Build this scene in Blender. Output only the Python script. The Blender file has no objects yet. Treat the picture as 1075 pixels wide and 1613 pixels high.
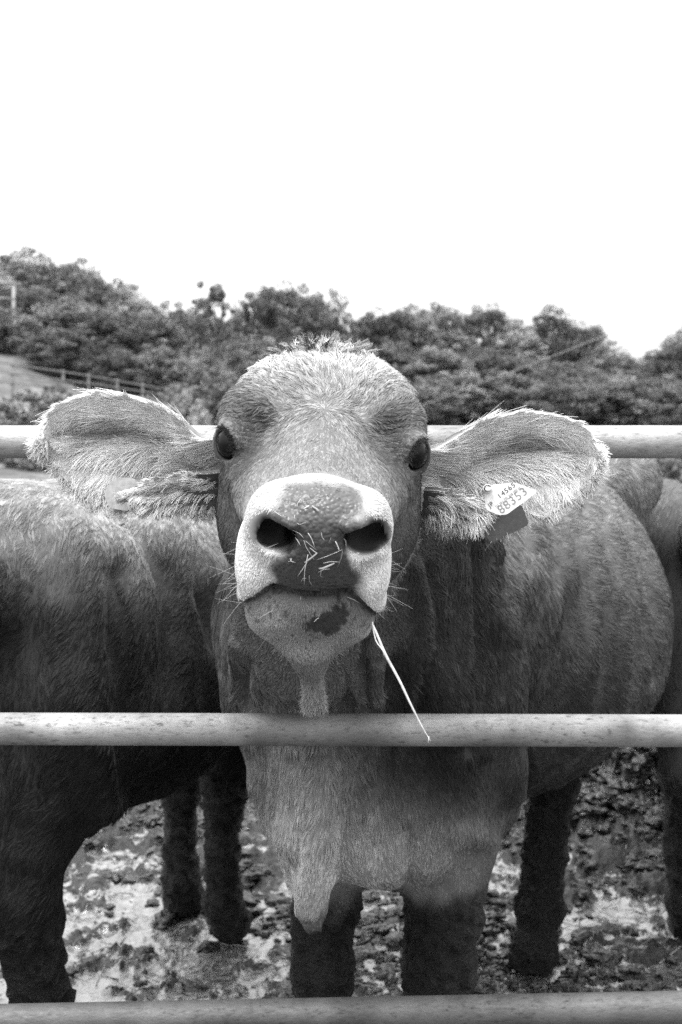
import bpy, math, random
import numpy as np
import openvdb
from mathutils import Vector, Matrix, Euler

# ------------------------------------------------------------------ camera, world, sun, exposure
SC = bpy.context.scene
CAMH = 1.245          # lens height
FPX = 2200.0          # focal length in photograph pixels (photo 1075 x 1613)
HY = 690.0            # photo row of the horizon

def P(px, py, Y):
    return np.array([(px - 537.5) * Y / FPX, Y, CAMH - (py - HY) * Y / FPX])

cam_d = bpy.data.cameras.new('camera')
cam = bpy.data.objects.new('camera', cam_d)
SC.collection.objects.link(cam)
cam.location = (0, 0, CAMH)
cam.rotation_euler = (math.pi / 2, 0, 0)
cam_d.sensor_fit = 'VERTICAL'
cam_d.sensor_height = 36.0
cam_d.sensor_width = 24.0
cam_d.lens = FPX / 1613.0 * 36.0
cam_d.shift_y = -(806.5 - HY) / 1613.0
cam_d.clip_start = 0.05
cam_d.clip_end = 2000
cam_d.dof.use_dof = True
cam_d.dof.focus_distance = 1.60
cam_d.dof.aperture_fstop = 10.0
SC.camera = cam

SUN_EL, SUN_AZ = math.radians(66), math.radians(205)     # high, from a little behind and left of the camera
world = bpy.data.worlds.new("World")
SC.world = world
world.use_nodes = True
wn, wl = world.node_tree.nodes, world.node_tree.links
bgn = wn['Background']
sky = wn.new('ShaderNodeTexSky')
sky.sky_type = 'NISHITA'
sky.sun_disc = False
sky.sun_elevation = SUN_EL
sky.sun_rotation = SUN_AZ
sky.dust_density = 6.0
sky.air_density = 1.0
bw = wn.new('ShaderNodeRGBToBW')
wl.new(sky.outputs[0], bw.inputs[0])
# pale overcast veil over the sky, brighter overhead than at the horizon
wtc = wn.new('ShaderNodeTexCoord'); wsep = wn.new('ShaderNodeSeparateXYZ')
wl.new(wtc.outputs['Generated'], wsep.inputs[0])
wmr = wn.new('ShaderNodeMapRange')
wmr.inputs['From Min'].default_value = 0.0; wmr.inputs['From Max'].default_value = 1.0
wmr.inputs['To Min'].default_value = 3.3; wmr.inputs['To Max'].default_value = 12.0
wl.new(wsep.outputs['Z'], wmr.inputs['Value'])
wcl = wn.new('ShaderNodeTexNoise'); wcl.inputs['Scale'].default_value = 2.0; wcl.inputs['Detail'].default_value = 4
wmp = wn.new('ShaderNodeMapping'); wmp.inputs['Scale'].default_value = (1, 1, 3.5)
wl.new(wtc.outputs['Generated'], wmp.inputs[0]); wl.new(wmp.outputs[0], wcl.inputs['Vector'])
wmu = wn.new('ShaderNodeMath'); wmu.operation = 'MULTIPLY_ADD'; wmu.inputs[1].default_value = .5; wmu.inputs[2].default_value = .75
wl.new(wcl.outputs['Fac'], wmu.inputs[0])
wm2 = wn.new('ShaderNodeMath'); wm2.operation = 'MULTIPLY'; wl.new(wmr.outputs[0], wm2.inputs[0]); wl.new(wmu.outputs[0], wm2.inputs[1])
wm3 = wn.new('ShaderNodeMath'); wm3.operation = 'MULTIPLY_ADD'; wm3.inputs[1].default_value = .35
wl.new(bw.outputs[0], wm3.inputs[0]); wl.new(wm2.outputs[0], wm3.inputs[2])
wl.new(wm3.outputs[0], bgn.inputs['Color'])
bgn.inputs['Strength'].default_value = 0.15

sun_d = bpy.data.lights.new('sun', 'SUN')
sun = bpy.data.objects.new('sun', sun_d)
SC.collection.objects.link(sun)
sun_d.energy = 1.5
sun_d.angle = math.radians(18)
sdir = Vector((math.sin(SUN_AZ) * math.cos(SUN_EL), math.cos(SUN_AZ) * math.cos(SUN_EL), math.sin(SUN_EL)))
sun.rotation_euler = (-sdir).to_track_quat('-Z', 'Y').to_euler()
sun.location = (0, 0, 12)

SC.view_settings.view_transform = 'Standard'
SC.view_settings.look = 'None'
SC.view_settings.exposure = 0.98
SC.view_settings.gamma = 1.0
SC.render.engine = 'CYCLES'
SC.cycles.use_denoising = False
SC.cycles.max_bounces = 5
SC.cycles.diffuse_bounces = 3
SC.cycles.glossy_bounces = 2
SC.cycles.transmission_bounces = 2
SC.cycles.transparent_max_bounces = 4
SC.cycles_curves.shape = 'RIBBONS'
SC.cycles_curves.subdivisions = 2

rng = np.random.default_rng(7)
random.seed(7)

# ------------------------------------------------------------------ numeric noise
_T = rng.random(65536).astype(np.float32)
def _h(i, j, k):
    n = (i * 73856093) ^ (j * 19349663) ^ (k * 83492791)
    n = (n ^ (n >> 13)) * 1274126177
    return _T[(n ^ (n >> 16)) & 65535]
def noise(p, s, seed=0):
    """value noise in -1..1; p (N,3), s = frequency"""
    q = np.asarray(p, dtype=np.float64) * s + seed * 17.31 + 1000.0
    i = np.floor(q).astype(np.int64)
    f = (q - i)
    f = f * f * (3 - 2 * f)
    x, y, z = i[:, 0], i[:, 1], i[:, 2]
    fx, fy, fz = f[:, 0], f[:, 1], f[:, 2]
    def L(a, b, t): return a + (b - a) * t
    r = L(L(L(_h(x, y, z), _h(x + 1, y, z), fx), L(_h(x, y + 1, z), _h(x + 1, y + 1, z), fx), fy),
          L(L(_h(x, y, z + 1), _h(x + 1, y, z + 1), fx), L(_h(x, y + 1, z + 1), _h(x + 1, y + 1, z + 1), fx), fy), fz)
    return r * 2 - 1
def fbm(p, s, o=4, seed=0, g=0.5):
    r = 0; a = 1.0; t = 0
    for k in range(o):
        r = r + a * noise(p, s * 2 ** k, seed + k * 3); t += a; a *= g
    return r / t
def noise3(p, s, seed=0):
    return np.stack([noise(p, s, seed + 11 * k) for k in range(3)], 1)
def sstep(a, b, x):
    t = np.clip((x - a) / (b - a), 0, 1)
    return t * t * (3 - 2 * t)
def nrm(v):
    return v / np.maximum(np.linalg.norm(v, axis=-1, keepdims=True), 1e-9)
def blob(p, c, r):
    """soft 3-D patch of radius r (scalar or per-axis) round c"""
    return np.exp(-(((p - np.asarray(c)) / r) ** 2).sum(1))

# ------------------------------------------------------------------ scene helpers
COL = SC.collection
def tag(o, label=None, cat=None, group=None, kind=None):
    if label: o['label'] = label
    if cat: o['category'] = cat
    if group: o['group'] = group
    if kind: o['kind'] = kind
    return o
def empty(name, loc, label, cat, group=None):
    o = bpy.data.objects.new(name, None); COL.objects.link(o)
    o.location = loc; o.empty_display_size = 0.1
    return tag(o, label, cat, group)
def mesh_obj(name, v, f, mat, parent=None, smooth=True, attrs=None):
    """v (N,3) world coords; f array (M,3|4) or list; attrs {name: (N,) float}"""
    me = bpy.data.meshes.new(name)
    v = np.asarray(v, dtype=np.float32)
    if parent is not None:
        v = v - np.array(parent.location, dtype=np.float32)
    if isinstance(f, np.ndarray):
        k = f.shape[1]
        me.vertices.add(len(v)); me.vertices.foreach_set('co', v.ravel())
        me.loops.add(f.size); me.loops.foreach_set('vertex_index', f.ravel().astype(np.int32))
        me.polygons.add(len(f)); me.polygons.foreach_set('loop_start', np.arange(0, f.size, k, dtype=np.int32))
        me.update(calc_edges=True)
    else:
        me.from_pydata([tuple(map(float, q)) for q in v], [], [list(map(int, q)) for q in f]); me.update()
    me.validate()
    if smooth: me.polygons.foreach_set('use_smooth', np.ones(len(me.polygons), dtype=bool))
    for n, a in (attrs or {}).items():
        at = me.attributes.new(n, 'FLOAT', 'POINT')
        at.data.foreach_set('value', np.asarray(a, dtype=np.float32))
    me.materials.append(mat)
    o = bpy.data.objects.new(name, me); COL.objects.link(o)
    if parent is not None: o.parent = parent
    return o
def curves_obj(name, pts, rad, mat, parent, attrs=None):
    """pts (N,K,3) world, rad (N,K)"""
    N, K, _ = pts.shape
    h = bpy.data.hair_curves.new(name)
    h.add_curves([K] * N)
    pp = (pts - np.array(parent.location)).astype(np.float32) if parent else pts.astype(np.float32)
    h.attributes['position'].data.foreach_set('vector', pp.ravel())
    ra = h.attributes.get('radius') or h.attributes.new('radius', 'FLOAT', 'POINT')
    ra.data.foreach_set('value', rad.astype(np.float32).ravel())
    for n, a in (attrs or {}).items():
        at = h.attributes.new(n, 'FLOAT', 'CURVE')
        at.data.foreach_set('value', a.astype(np.float32))
    h.materials.append(mat)
    o = bpy.data.objects.new(name, h); COL.objects.link(o)
    if parent: o.parent = parent
    return o

def mat_new(name):
    m = bpy.data.materials.new(name); m.use_nodes = True
    return m, m.node_tree.nodes, m.node_tree.links, m.node_tree.nodes['Principled BSDF']
def nd(n, t, **kw):
    x = n.new(t)
    for k, v in kw.items(): setattr(x, k, v)
    return x
def grey_ramp(n, l, src, stops):
    r = n.new('ShaderNodeValToRGB')
    e = r.color_ramp.elements
    e[0].position, e[1].position = stops[0][0], stops[-1][0]
    e[0].color = (stops[0][1],) * 3 + (1,); e[1].color = (stops[-1][1],) * 3 + (1,)
    for p_, c_ in stops[1:-1]:
        q = e.new(p_); q.color = (c_,) * 3 + (1,)
    l.new(src, r.inputs[0])
    return r
def math_node(n, l, op, a, b):
    m = n.new('ShaderNodeMath'); m.operation = op
    for i, s in enumerate((a, b)):
        if isinstance(s, (int, float)): m.inputs[i].default_value = s
        elif s is not None: l.new(s, m.inputs[i])
    return m.outputs[0]

# ------------------------------------------------------------------ implicit-surface modeller
class Field:
    def __init__(s, lo, hi, h):
        s.lo = np.array(lo, float); s.h = h
        s.n = np.ceil((np.array(hi, float) - s.lo) / h).astype(int) + 1
        s.d = np.full(tuple(s.n), 0.5, np.float32)
    def sl(s, lo, hi):
        a = np.clip(np.floor((np.array(lo) - s.lo) / s.h).astype(int), 0, s.n)
        b = np.clip(np.ceil((np.array(hi) - s.lo) / s.h).astype(int) + 1, 0, s.n)
        if (b <= a).any(): return None, None
        g = np.meshgrid(*[(s.lo[k] + s.h * np.arange(a[k], b[k])).astype(np.float32) for k in range(3)], indexing='ij')
        return tuple(slice(a[k], b[k]) for k in range(3)), g
    def comb(s, S, e, k, op):
        d = s.d[S]
        if op == 'add':
            m = np.clip(0.5 + 0.5 * (d - e) / k, 0, 1)
            s.d[S] = d + (e - d) * m - k * m * (1 - m)
        else:
            m = np.clip(0.5 - 0.5 * (d + e) / k, 0, 1)
            s.d[S] = d + (-e - d) * m + k * m * (1 - m)
    def ell(s, c, r, R=None, k=0.02, op='add'):
        c = np.array(c, float); r = np.array(r, float)
        m = r.max() + k + 3 * s.h + 0.02
        S, g = s.sl(c - m, c + m)
        if S is None: return
        q = [g[i] - np.float32(c[i]) for i in range(3)]
        if R is not None:
            R = np.asarray(R, np.float32)     # rows = local axes
            q = [R[j][0] * q[0] + R[j][1] * q[1] + R[j][2] * q[2] for j in range(3)]
        k0 = np.sqrt(sum((q[i] / r[i]) ** 2 for i in range(3)))
        k1 = np.sqrt(sum((q[i] / r[i] ** 2) ** 2 for i in range(3))) + 1e-6
        s.comb(S, (k0 * (k0 - 1) / k1).astype(np.float32), k, op)
    def cone(s, a, b, ra, rb, k=0.02, op='add', sc=None):
        """tapered capsule; sc = (axis, factor) flattens it along an axis"""
        a = np.array(a, float); b = np.array(b, float)
        m = max(ra, rb) * (max(1, 1 / sc[1]) if sc else 1) + k + 3 * s.h + 0.02
        S, g = s.sl(np.minimum(a, b) - m, np.maximum(a, b) + m)
        if S is None: return
        ab = b - a; L2 = max((ab ** 2).sum(), 1e-9)
        q = [g[i] - np.float32(a[i]) for i in range(3)]
        t = np.clip((q[0] * ab[0] + q[1] * ab[1] + q[2] * ab[2]) / L2, 0, 1)
        w = [q[i] - t * ab[i] for i in range(3)]
        if sc:
            ax, fa = np.array(sc[0], float), sc[1]
            dd = w[0] * ax[0] + w[1] * ax[1] + w[2] * ax[2]
            w = [w[i] + ax[i] * dd * (fa - 1) for i in range(3)]
        e = np.sqrt(w[0] ** 2 + w[1] ** 2 + w[2] ** 2) - (ra + (rb - ra) * t)
        s.comb(S, e.astype(np.float32), k, op)
    def points(s):
        return np.meshgrid(*[(s.lo[k] + s.h * np.arange(s.n[k])).astype(np.float32) for k in range(3)], indexing='ij')
    def mesh(s):
        d = s.d.copy()
        for ax in range(3):                                   # close open sides
            for e in (0, -1):
                ix = [slice(None)] * 3; ix[ax] = e
                d[tuple(ix)] = np.maximum(d[tuple(ix)], s.h)
        d = np.clip(d / s.h, -3, 3).astype(np.float32)
        g = openvdb.FloatGrid(3.0)
        g.copyFromArray(d)
        pts, quads = g.convertToQuads(0.0)
        v, f = pts.astype(np.float64) * s.h + s.lo, quads.astype(np.int64)
        a, b, c = v[f[:, 0]], v[f[:, 1]], v[f[:, 2]]
        if (np.cross(a, b) * c).sum() < 0: f = f[:, ::-1].copy()        # outward faces
        return v, f

def vnormals(v, f):
    a, b, c = v[f[:, 0]], v[f[:, 1]], v[f[:, 2]]
    n = np.cross(b - a, c - a)
    if f.shape[1] == 4:
        n = n + np.cross(c - a, v[f[:, 3]] - a)
    out = np.zeros_like(v)
    for k in range(f.shape[1]):
        for j in range(3):
            out[:, j] += np.bincount(f[:, k], n[:, j], len(v))
    return nrm(out)
def smooth_mesh(v, f, it=2, lam=0.5):
    e = np.concatenate([f[:, [i, (i + 1) % f.shape[1]]] for i in range(f.shape[1])])
    e = np.concatenate([e, e[:, ::-1]])
    cnt = np.maximum(np.bincount(e[:, 0], minlength=len(v)), 1)[:, None]
    for _ in range(it):
        s = np.stack([np.bincount(e[:, 0], v[e[:, 1], j], len(v)) for j in range(3)], 1) / cnt
        v = v + lam * (s - v)
    return v

# ------------------------------------------------------------------ fur
def grow(v, f, n, dens, length, flow, lift, alb, width, K=4, wob=0.35, curl=0.0, bend=0.45, jit=0.25, seed=3, cell=.006, pull=.8, cvar=.30):
    """grow n strands. dens/length/lift/alb/width: functions of (p, nrm) -> (N,). flow -> (N,3)"""
    r = np.random.default_rng(seed)
    t = np.concatenate([f[:, [0, 1, 2]], f[:, [0, 2, 3]]]) if f.shape[1] == 4 else f
    vn = vnormals(v, f)
    a, b, c = v[t[:, 0]], v[t[:, 1]], v[t[:, 2]]
    area = 0.5 * np.linalg.norm(np.cross(b - a, c - a), axis=1)
    cen = (a + b + c) / 3
    fn = nrm(vn[t[:, 0]] + vn[t[:, 1]] + vn[t[:, 2]])
    w = area * dens(cen, fn)
    cs = np.cumsum(w); cs /= cs[-1]
    idx = np.searchsorted(cs, r.random(n))
    idx = np.minimum(idx, len(t) - 1)
    u1, u2 = r.random(n), r.random(n)
    sw = u1 + u2 > 1; u1[sw] = 1 - u1[sw]; u2[sw] = 1 - u2[sw]
    u1 = u1[:, None]; u2 = u2[:, None]
    p = a[idx] * (1 - u1 - u2) + b[idx] * u1 + c[idx] * u2
    N = nrm(vn[t[idx, 0]] * (1 - u1 - u2) + vn[t[idx, 1]] * u1 + vn[t[idx, 2]] * u2)
    d = flow(p, N)
    d = nrm(nrm(d) + wob * (0.75 * noise3(p, 26, 5) + 0.75 * noise3(p, 70, 9)) + jit * r.normal(size=p.shape) * 0.6)
    d = nrm(d - (d * N).sum(1, keepdims=True) * N)
    side = np.cross(N, d)
    L = length(p, N) * (0.7 + 0.6 * r.random(n)) * (1 + 0.25 * noise(p, 45, 2))
    lf = lift(p, N) * (0.7 + 0.6 * r.random(n)) * (1 + 0.5 * noise(p, 60, 31))
    ts = np.linspace(0, 1, K)
    cu = curl * r.normal(size=n)
    pts = np.empty((n, K, 3))
    for i, q in enumerate(ts):
        up = lf * (q - bend * q * q)
        pts[:, i] = p - N * 0.0002 + N * (.00025 * math.sin(math.pi * q)) + (d * (q * 0.95) + N * up[:, None] + side * (cu * q * q)[:, None]) * L[:, None]
        pts[:, i, 2] -= 0.06 * L * q * q
    W = width(p, N) * (0.75 + 0.5 * r.random(n))
    rad = W[:, None] * np.array([1.0 - 0.75 * q ** 2 for q in ts])[None]
    # tufts: strands of a cell lean to a common tip, each tuft a little lighter or darker
    pw = p + cell * .6 * noise3(p, .35 / cell, 55)
    ci = np.floor(pw / cell).astype(np.int64)
    jt = np.stack([_h(ci[:, 0] + 7 * k_, ci[:, 1] + 3 * k_, ci[:, 2] - 5 * k_) for k_ in range(5)], 1)
    ctr = (ci + .15 + .7 * jt[:, :3]) * cell
    off = ctr - p; off = off - (off * N).sum(1, keepdims=True) * N
    sidew = (jt[:, 3] - .5)[:, None] * side * L[:, None] * .8
    pl_ = (pull(p, N) if callable(pull) else np.full(n, pull))[:, None]
    for i, q in enumerate(ts):
        pts[:, i] += (off * pl_ + sidew * pl_) * (q ** 1.3)
    cv_ = cvar(p, N) if callable(cvar) else np.full(n, cvar)
    A = alb(p, N) * np.exp(np.minimum(0.14, cv_) * r.normal(size=n)) * (1 + np.minimum(0.18, cv_) * noise(p, 90, 77)) * np.exp(cv_ * 2 * (jt[:, 4] - .5))
    return pts, rad, np.clip(A, 0.01, 0.9)
def const(x): return lambda p, N: np.full(len(p), float(x))
def facing(p, N):
    vd = nrm(np.array([0, 0, CAMH]) - p)
    return np.where((vd * N).sum(1) > -0.25, 1.0, 0.12)

def fur_material(name, spec=0.14, rough=0.38):
    m, n, l, b = mat_new(name)
    at = nd(n, 'ShaderNodeAttribute', attribute_name='alb')
    hi = n.new('ShaderNodeHairInfo')
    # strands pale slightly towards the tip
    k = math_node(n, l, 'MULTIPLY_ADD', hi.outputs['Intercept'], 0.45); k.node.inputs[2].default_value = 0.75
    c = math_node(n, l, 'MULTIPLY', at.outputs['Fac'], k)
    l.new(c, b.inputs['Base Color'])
    b.inputs['Roughness'].default_value = rough
    b.inputs['Specular IOR Level'].default_value = spec
    return m
def skin_material(name):
    """hide under the coat; attributes: alb, wet (nose leather), mud"""
    m, n, l, b = mat_new(name)
    at = nd(n, 'ShaderNodeAttribute', attribute_name='alb')
    wet = nd(n, 'ShaderNodeAttribute', attribute_name='wet')
    mud = nd(n, 'ShaderNodeAttribute', attribute_name='mud')
    tc = n.new('ShaderNodeTexCoord')
    ns = nd(n, 'ShaderNodeTexNoise'); ns.inputs['Scale'].default_value = 60; ns.inputs['Detail'].default_value = 6
    l.new(tc.outputs['Object'], ns.inputs['Vector'])
    v = math_node(n, l, 'MULTIPLY_ADD', ns.outputs['Fac'], 0.9); v.node.inputs[2].default_value = 0.5
    c = math_node(n, l, 'MULTIPLY', at.outputs['Fac'], v)
    l.new(c, b.inputs['Base Color'])
    # leather pebbles of the nose
    vo = nd(n, 'ShaderNodeTexVoronoi', feature='SMOOTH_F1'); vo.inputs['Scale'].default_value = 210
    vo.inputs['Smoothness'].default_value = 0.35
    l.new(tc.outputs['Object'], vo.inputs['Vector'])
    bp = n.new('ShaderNodeBump'); bp.invert = True; bp.inputs['Distance'].default_value = 0.0016
    l.new(vo.outputs['Distance'], bp.inputs['Height'])
    l.new(math_node(n, l, 'MULTIPLY', wet.outputs['Fac'], 0.9), bp.inputs['Strength'])
    n2 = nd(n, 'ShaderNodeTexNoise'); n2.inputs['Scale'].default_value = 70; n2.inputs['Detail'].default_value = 8
    n2.inputs['Roughness'].default_value = 0.7
    l.new(tc.outputs['Object'], n2.inputs['Vector'])
    b2 = n.new('ShaderNodeBump'); b2.inputs['Distance'].default_value = 0.03
    l.new(n2.outputs['Fac'], b2.inputs['Height'])
    l.new(math_node(n, l, 'MULTIPLY', mud.outputs['Fac'], 1.0), b2.inputs['Strength'])
    l.new(bp.outputs[0], b2.inputs['Normal'])
    l.new(b2.outputs[0], b.inputs['Normal'])
    r = math_node(n, l, 'MULTIPLY_ADD', wet.outputs['Fac'], -0.42); r.node.inputs[2].default_value = 0.75
    r2 = math_node(n, l, 'MULTIPLY_ADD', mud.outputs['Fac'], -0.38); l.new(r, r2.node.inputs[2])
    l.new(r2, b.inputs['Roughness'])
    sp_ = math_node(n, l, 'MULTIPLY_ADD', mud.outputs['Fac'], -.02); sp_.node.inputs[2].default_value = .4
    l.new(sp_, b.inputs['Specular IOR Level'])
    return m
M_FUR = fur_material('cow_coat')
M_SKIN = skin_material('cow_hide')

# ------------------------------------------------------------------ ground
def terrain(x, y):
    """height of the whole site (x, y arrays)"""
    p = np.stack([x, y, np.zeros_like(x)], 1)
    near = 1 - sstep(7, 14, y)
    h = near * (0.030 * fbm(p, 2.2, 2, 1))
    clod = fbm(p * [1, 0.8, 1], 11, 5, 4, 0.62) 
    patch = sstep(-0.35, 0.35, fbm(p, 1.7, 3, 21))
    left_bank = np.exp(-((y - 4.55 - 0.35 * (x + .5)) / .42) ** 2) * sstep(0.1, -.35, x)
    heap = np.exp(-(((x - 1.05) / .42) ** 2 + ((y - 4.85) / .5) ** 2) ** 1.5)
    front = np.exp(-((y - 2.75 - .1 * noise(p, 3, 8)) / .22) ** 2)
    rough = np.clip(.40 + .75 * patch + 1.2 * left_bank + 1.5 * heap + .5 * front, 0, 2.2)
    wetyard = blob(p, (.85, 3.55, 0), np.array([.75, .5, 9])) + .7 * blob(p, (-.45, 4.0, 0), np.array([.7, 1.1, 9]))
    h = h + near * (0.085 * rough * (1 - .55 * np.clip(wetyard, 0, 1)) * (clod - .12 * np.clip(wetyard, 0, 1))) - .022 * np.clip(wetyard, 0, 1.2)
    h = h + near * (0.02 * left_bank + 0.26 * heap * (1 + .25 * clod) + .012 * front)
    # hoof prints
    hp = fbm(p, 6.3, 1, 60)
    h = h - near * 0.05 * sstep(.30, .6, hp) + near * .02 * sstep(.1, .3, hp) * sstep(.45, .3, hp)
    # standing water and trodden slurry lies level
    lvl = -0.001 + 0.006 * noise(p, 1.1, 3)
    k = 0.006
    m = np.clip(0.5 + 0.5 * (lvl - h) / k, 0, 1)
    pond = near * (1 - heap)
    h2 = h + (lvl - h) * m + k * m * (1 - m)
    h = h * (1 - pond) + h2 * pond
    h = h + near * .0075 * fbm(p, 44, 3, 91, .65) * (1 + 1.2 * (1 - m)) + near * .016 * fbm(p, 26, 3, 95, .6) * sstep(-.1, .25, fbm(p, 4.5, 2, 97))
    lump = sstep(.10, .30, fbm(p, 12, 4, 131, .65)) * (.35 + .65 * sstep(-.2, .2, fbm(p, 2.6, 2, 133)))
    lump2 = sstep(.16, .34, fbm(p, 30, 3, 137, .6))
    lm = near * np.clip(lump + .7 * lump2 * sstep(-.25, .15, fbm(p, 4, 2, 139)), 0, 1)
    h = h + lm * (.016 + .020 * fbm(p, 30, 3, 141, .6)) + near * heap * .12 * fbm(p, 10, 5, 143, .66) + near * left_bank * .04 * fbm(p, 11, 4, 147, .6)
    wetm = m * pond * (1 - .85 * lm)
    # rising meadow and hill behind
    far = sstep(30, 90, y)
    hill = far * (5.2 * np.exp(-((x + 26) / 22) ** 2) + 3.0 * np.exp(-((x - 9) / 14) ** 2) + .8)
    bank = 2.2 * sstep(36, 60, y) * sstep(-6, -16, x)
    h = h + hill + bank * .9 + (1 - near) * .12 * noise(p, .35, 5)
    return h, wetm, near, heap

def grow_lines(a, b, step, far_lo, far_hi, g=1.07):
    c = list(np.arange(a, b, step)); s = step
    while c[-1] < far_hi: s *= g; c.append(c[-1] + s)
    s = step; pre = []
    q = a
    while q > far_lo: s *= g; q -= s; pre.append(q)
    return np.array(pre[::-1] + c)
gx = grow_lines(-1.15, 1.35, 0.0065, -260, 260, 1.09)
gy = grow_lines(2.35, 5.3, 0.008, -6, 420, 1.045)
GX, GY = np.meshgrid(gx, gy, indexing='ij')
gh, gw, gn, gheap = terrain(GX.ravel(), GY.ravel())
gv = np.stack([GX.ravel(), GY.ravel(), gh], 1)
nx, ny = len(gx), len(gy)
ii, jj = np.meshgrid(np.arange(nx - 1), np.arange(ny - 1), indexing='ij')
q0 = (ii * ny + jj).ravel()
gf = np.stack([q0, q0 + ny, q0 + ny + 1, q0 + 1], 1)

m, n, l, b = mat_new('mud_and_grass')
tc = n.new('ShaderNodeTexCoord')
aw = nd(n, 'ShaderNodeAttribute', attribute_name='wet')
an = nd(n, 'ShaderNodeAttribute', attribute_name='near')
n1 = nd(n, 'ShaderNodeTexNoise'); n1.inputs['Scale'].default_value = 38; n1.inputs['Detail'].default_value = 9; n1.inputs['Roughness'].default_value = .68
l.new(tc.outputs['Object'], n1.inputs['Vector'])
nf = nd(n, 'ShaderNodeTexNoise'); nf.inputs['Scale'].default_value = 48; nf.inputs['Detail'].default_value = 7; nf.inputs['Roughness'].default_value = .66
l.new(tc.outputs['Object'], nf.inputs['Vector'])
wa_ = math_node(n, l, 'MULTIPLY_ADD', nf.outputs['Fac'], 2.6); wa_.node.inputs[2].default_value = -1.38
wb_ = math_node(n, l, 'MULTIPLY_ADD', aw.outputs['Fac'], .85); l.new(wa_, wb_.node.inputs[2])
wr_ = n.new('ShaderNodeMapRange'); wr_.interpolation_type = 'SMOOTHSTEP'
wr_.inputs['From Min'].default_value = .28; wr_.inputs['From Max'].default_value = .48; l.new(wb_, wr_.inputs['Value'])
WET = wr_.outputs[0]
mudc = grey_ramp(n, l, n1.outputs['Fac'], [(0.32, .007), (.55, .014), (.75, .04)])
n3 = nd(n, 'ShaderNodeTexNoise'); n3.inputs['Scale'].default_value = 1.3; n3.inputs['Detail'].default_value = 12; n3.inputs['Roughness'].default_value = .75
l.new(tc.outputs['Object'], n3.inputs['Vector'])
grc = grey_ramp(n, l, n3.outputs['Fac'], [(0.32, .035), (.5, .08), (.68, .20)])
mx = nd(n, 'ShaderNodeMix', data_type='RGBA')
slur = nd(n, 'ShaderNodeMix', data_type='RGBA')
l.new(WET, slur.inputs['Factor']); l.new(mudc.outputs[0], slur.inputs[6])
sc_ = grey_ramp(n, l, n1.outputs['Fac'], [(.36, .03), (.5, .09), (.66, .20)])
l.new(sc_.outputs[0], slur.inputs[7])
l.new(an.outputs['Fac'], mx.inputs['Factor']); l.new(grc.outputs[0], mx.inputs[6]); l.new(slur.outputs[2], mx.inputs[7])
l.new(mx.outputs[2], b.inputs['Base Color'])
rr = grey_ramp(n, l, WET, [(0, .30), (.6, .2), (1, .14)])
mr = nd(n, 'ShaderNodeMix', data_type='RGBA')
mr.inputs[6].default_value = (.9, .9, .9, 1)
l.new(an.outputs['Fac'], mr.inputs['Factor']); l.new(rr.outputs[0], mr.inputs[7]); l.new(mr.outputs[2], b.inputs['Roughness'])
n4 = nd(n, 'ShaderNodeTexNoise'); n4.inputs['Scale'].default_value = 75; n4.inputs['Detail'].default_value = 8; n4.inputs['Roughness'].default_value = .65
l.new(tc.outputs['Object'], n4.inputs['Vector'])
bp = n.new('ShaderNodeBump'); bp.inputs['Distance'].default_value = .012
l.new(n4.outputs['Fac'], bp.inputs['Height'])
iw = math_node(n, l, 'MULTIPLY_ADD', WET, -.35); iw.node.inputs[2].default_value = .62
l.new(iw, bp.inputs['Strength'])
l.new(bp.outputs[0], b.inputs['Normal'])
l.new(math_node(n, l, 'MAXIMUM', WET, .38), b.inputs['Specular IOR Level'])
b.inputs['Coat Weight'].default_value = .0; b.inputs['Coat Roughness'].default_value = .16; b.inputs['Coat IOR'].default_value = 1.6
cw_ = math_node(n, l, 'MULTIPLY', an.outputs['Fac'], math_node(n, l, 'MAXIMUM', WET, .06)); l.new(cw_, b.inputs['Coat Weight'])
bpc = n.new('ShaderNodeBump'); bpc.inputs['Distance'].default_value = .006; bpc.inputs['Strength'].default_value = .5
l.new(n4.outputs['Fac'], bpc.inputs['Height']); l.new(bpc.outputs[0], b.inputs['Coat Normal'])
M_GROUND = m
ground = mesh_obj('ground', gv, gf, M_GROUND, attrs={'wet': gw, 'near': gn})
tag(ground, kind='structure')
def ground_z(x, y):
    return float(terrain(np.array([float(x)]), np.array([float(y)]))[0][0])

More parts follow.
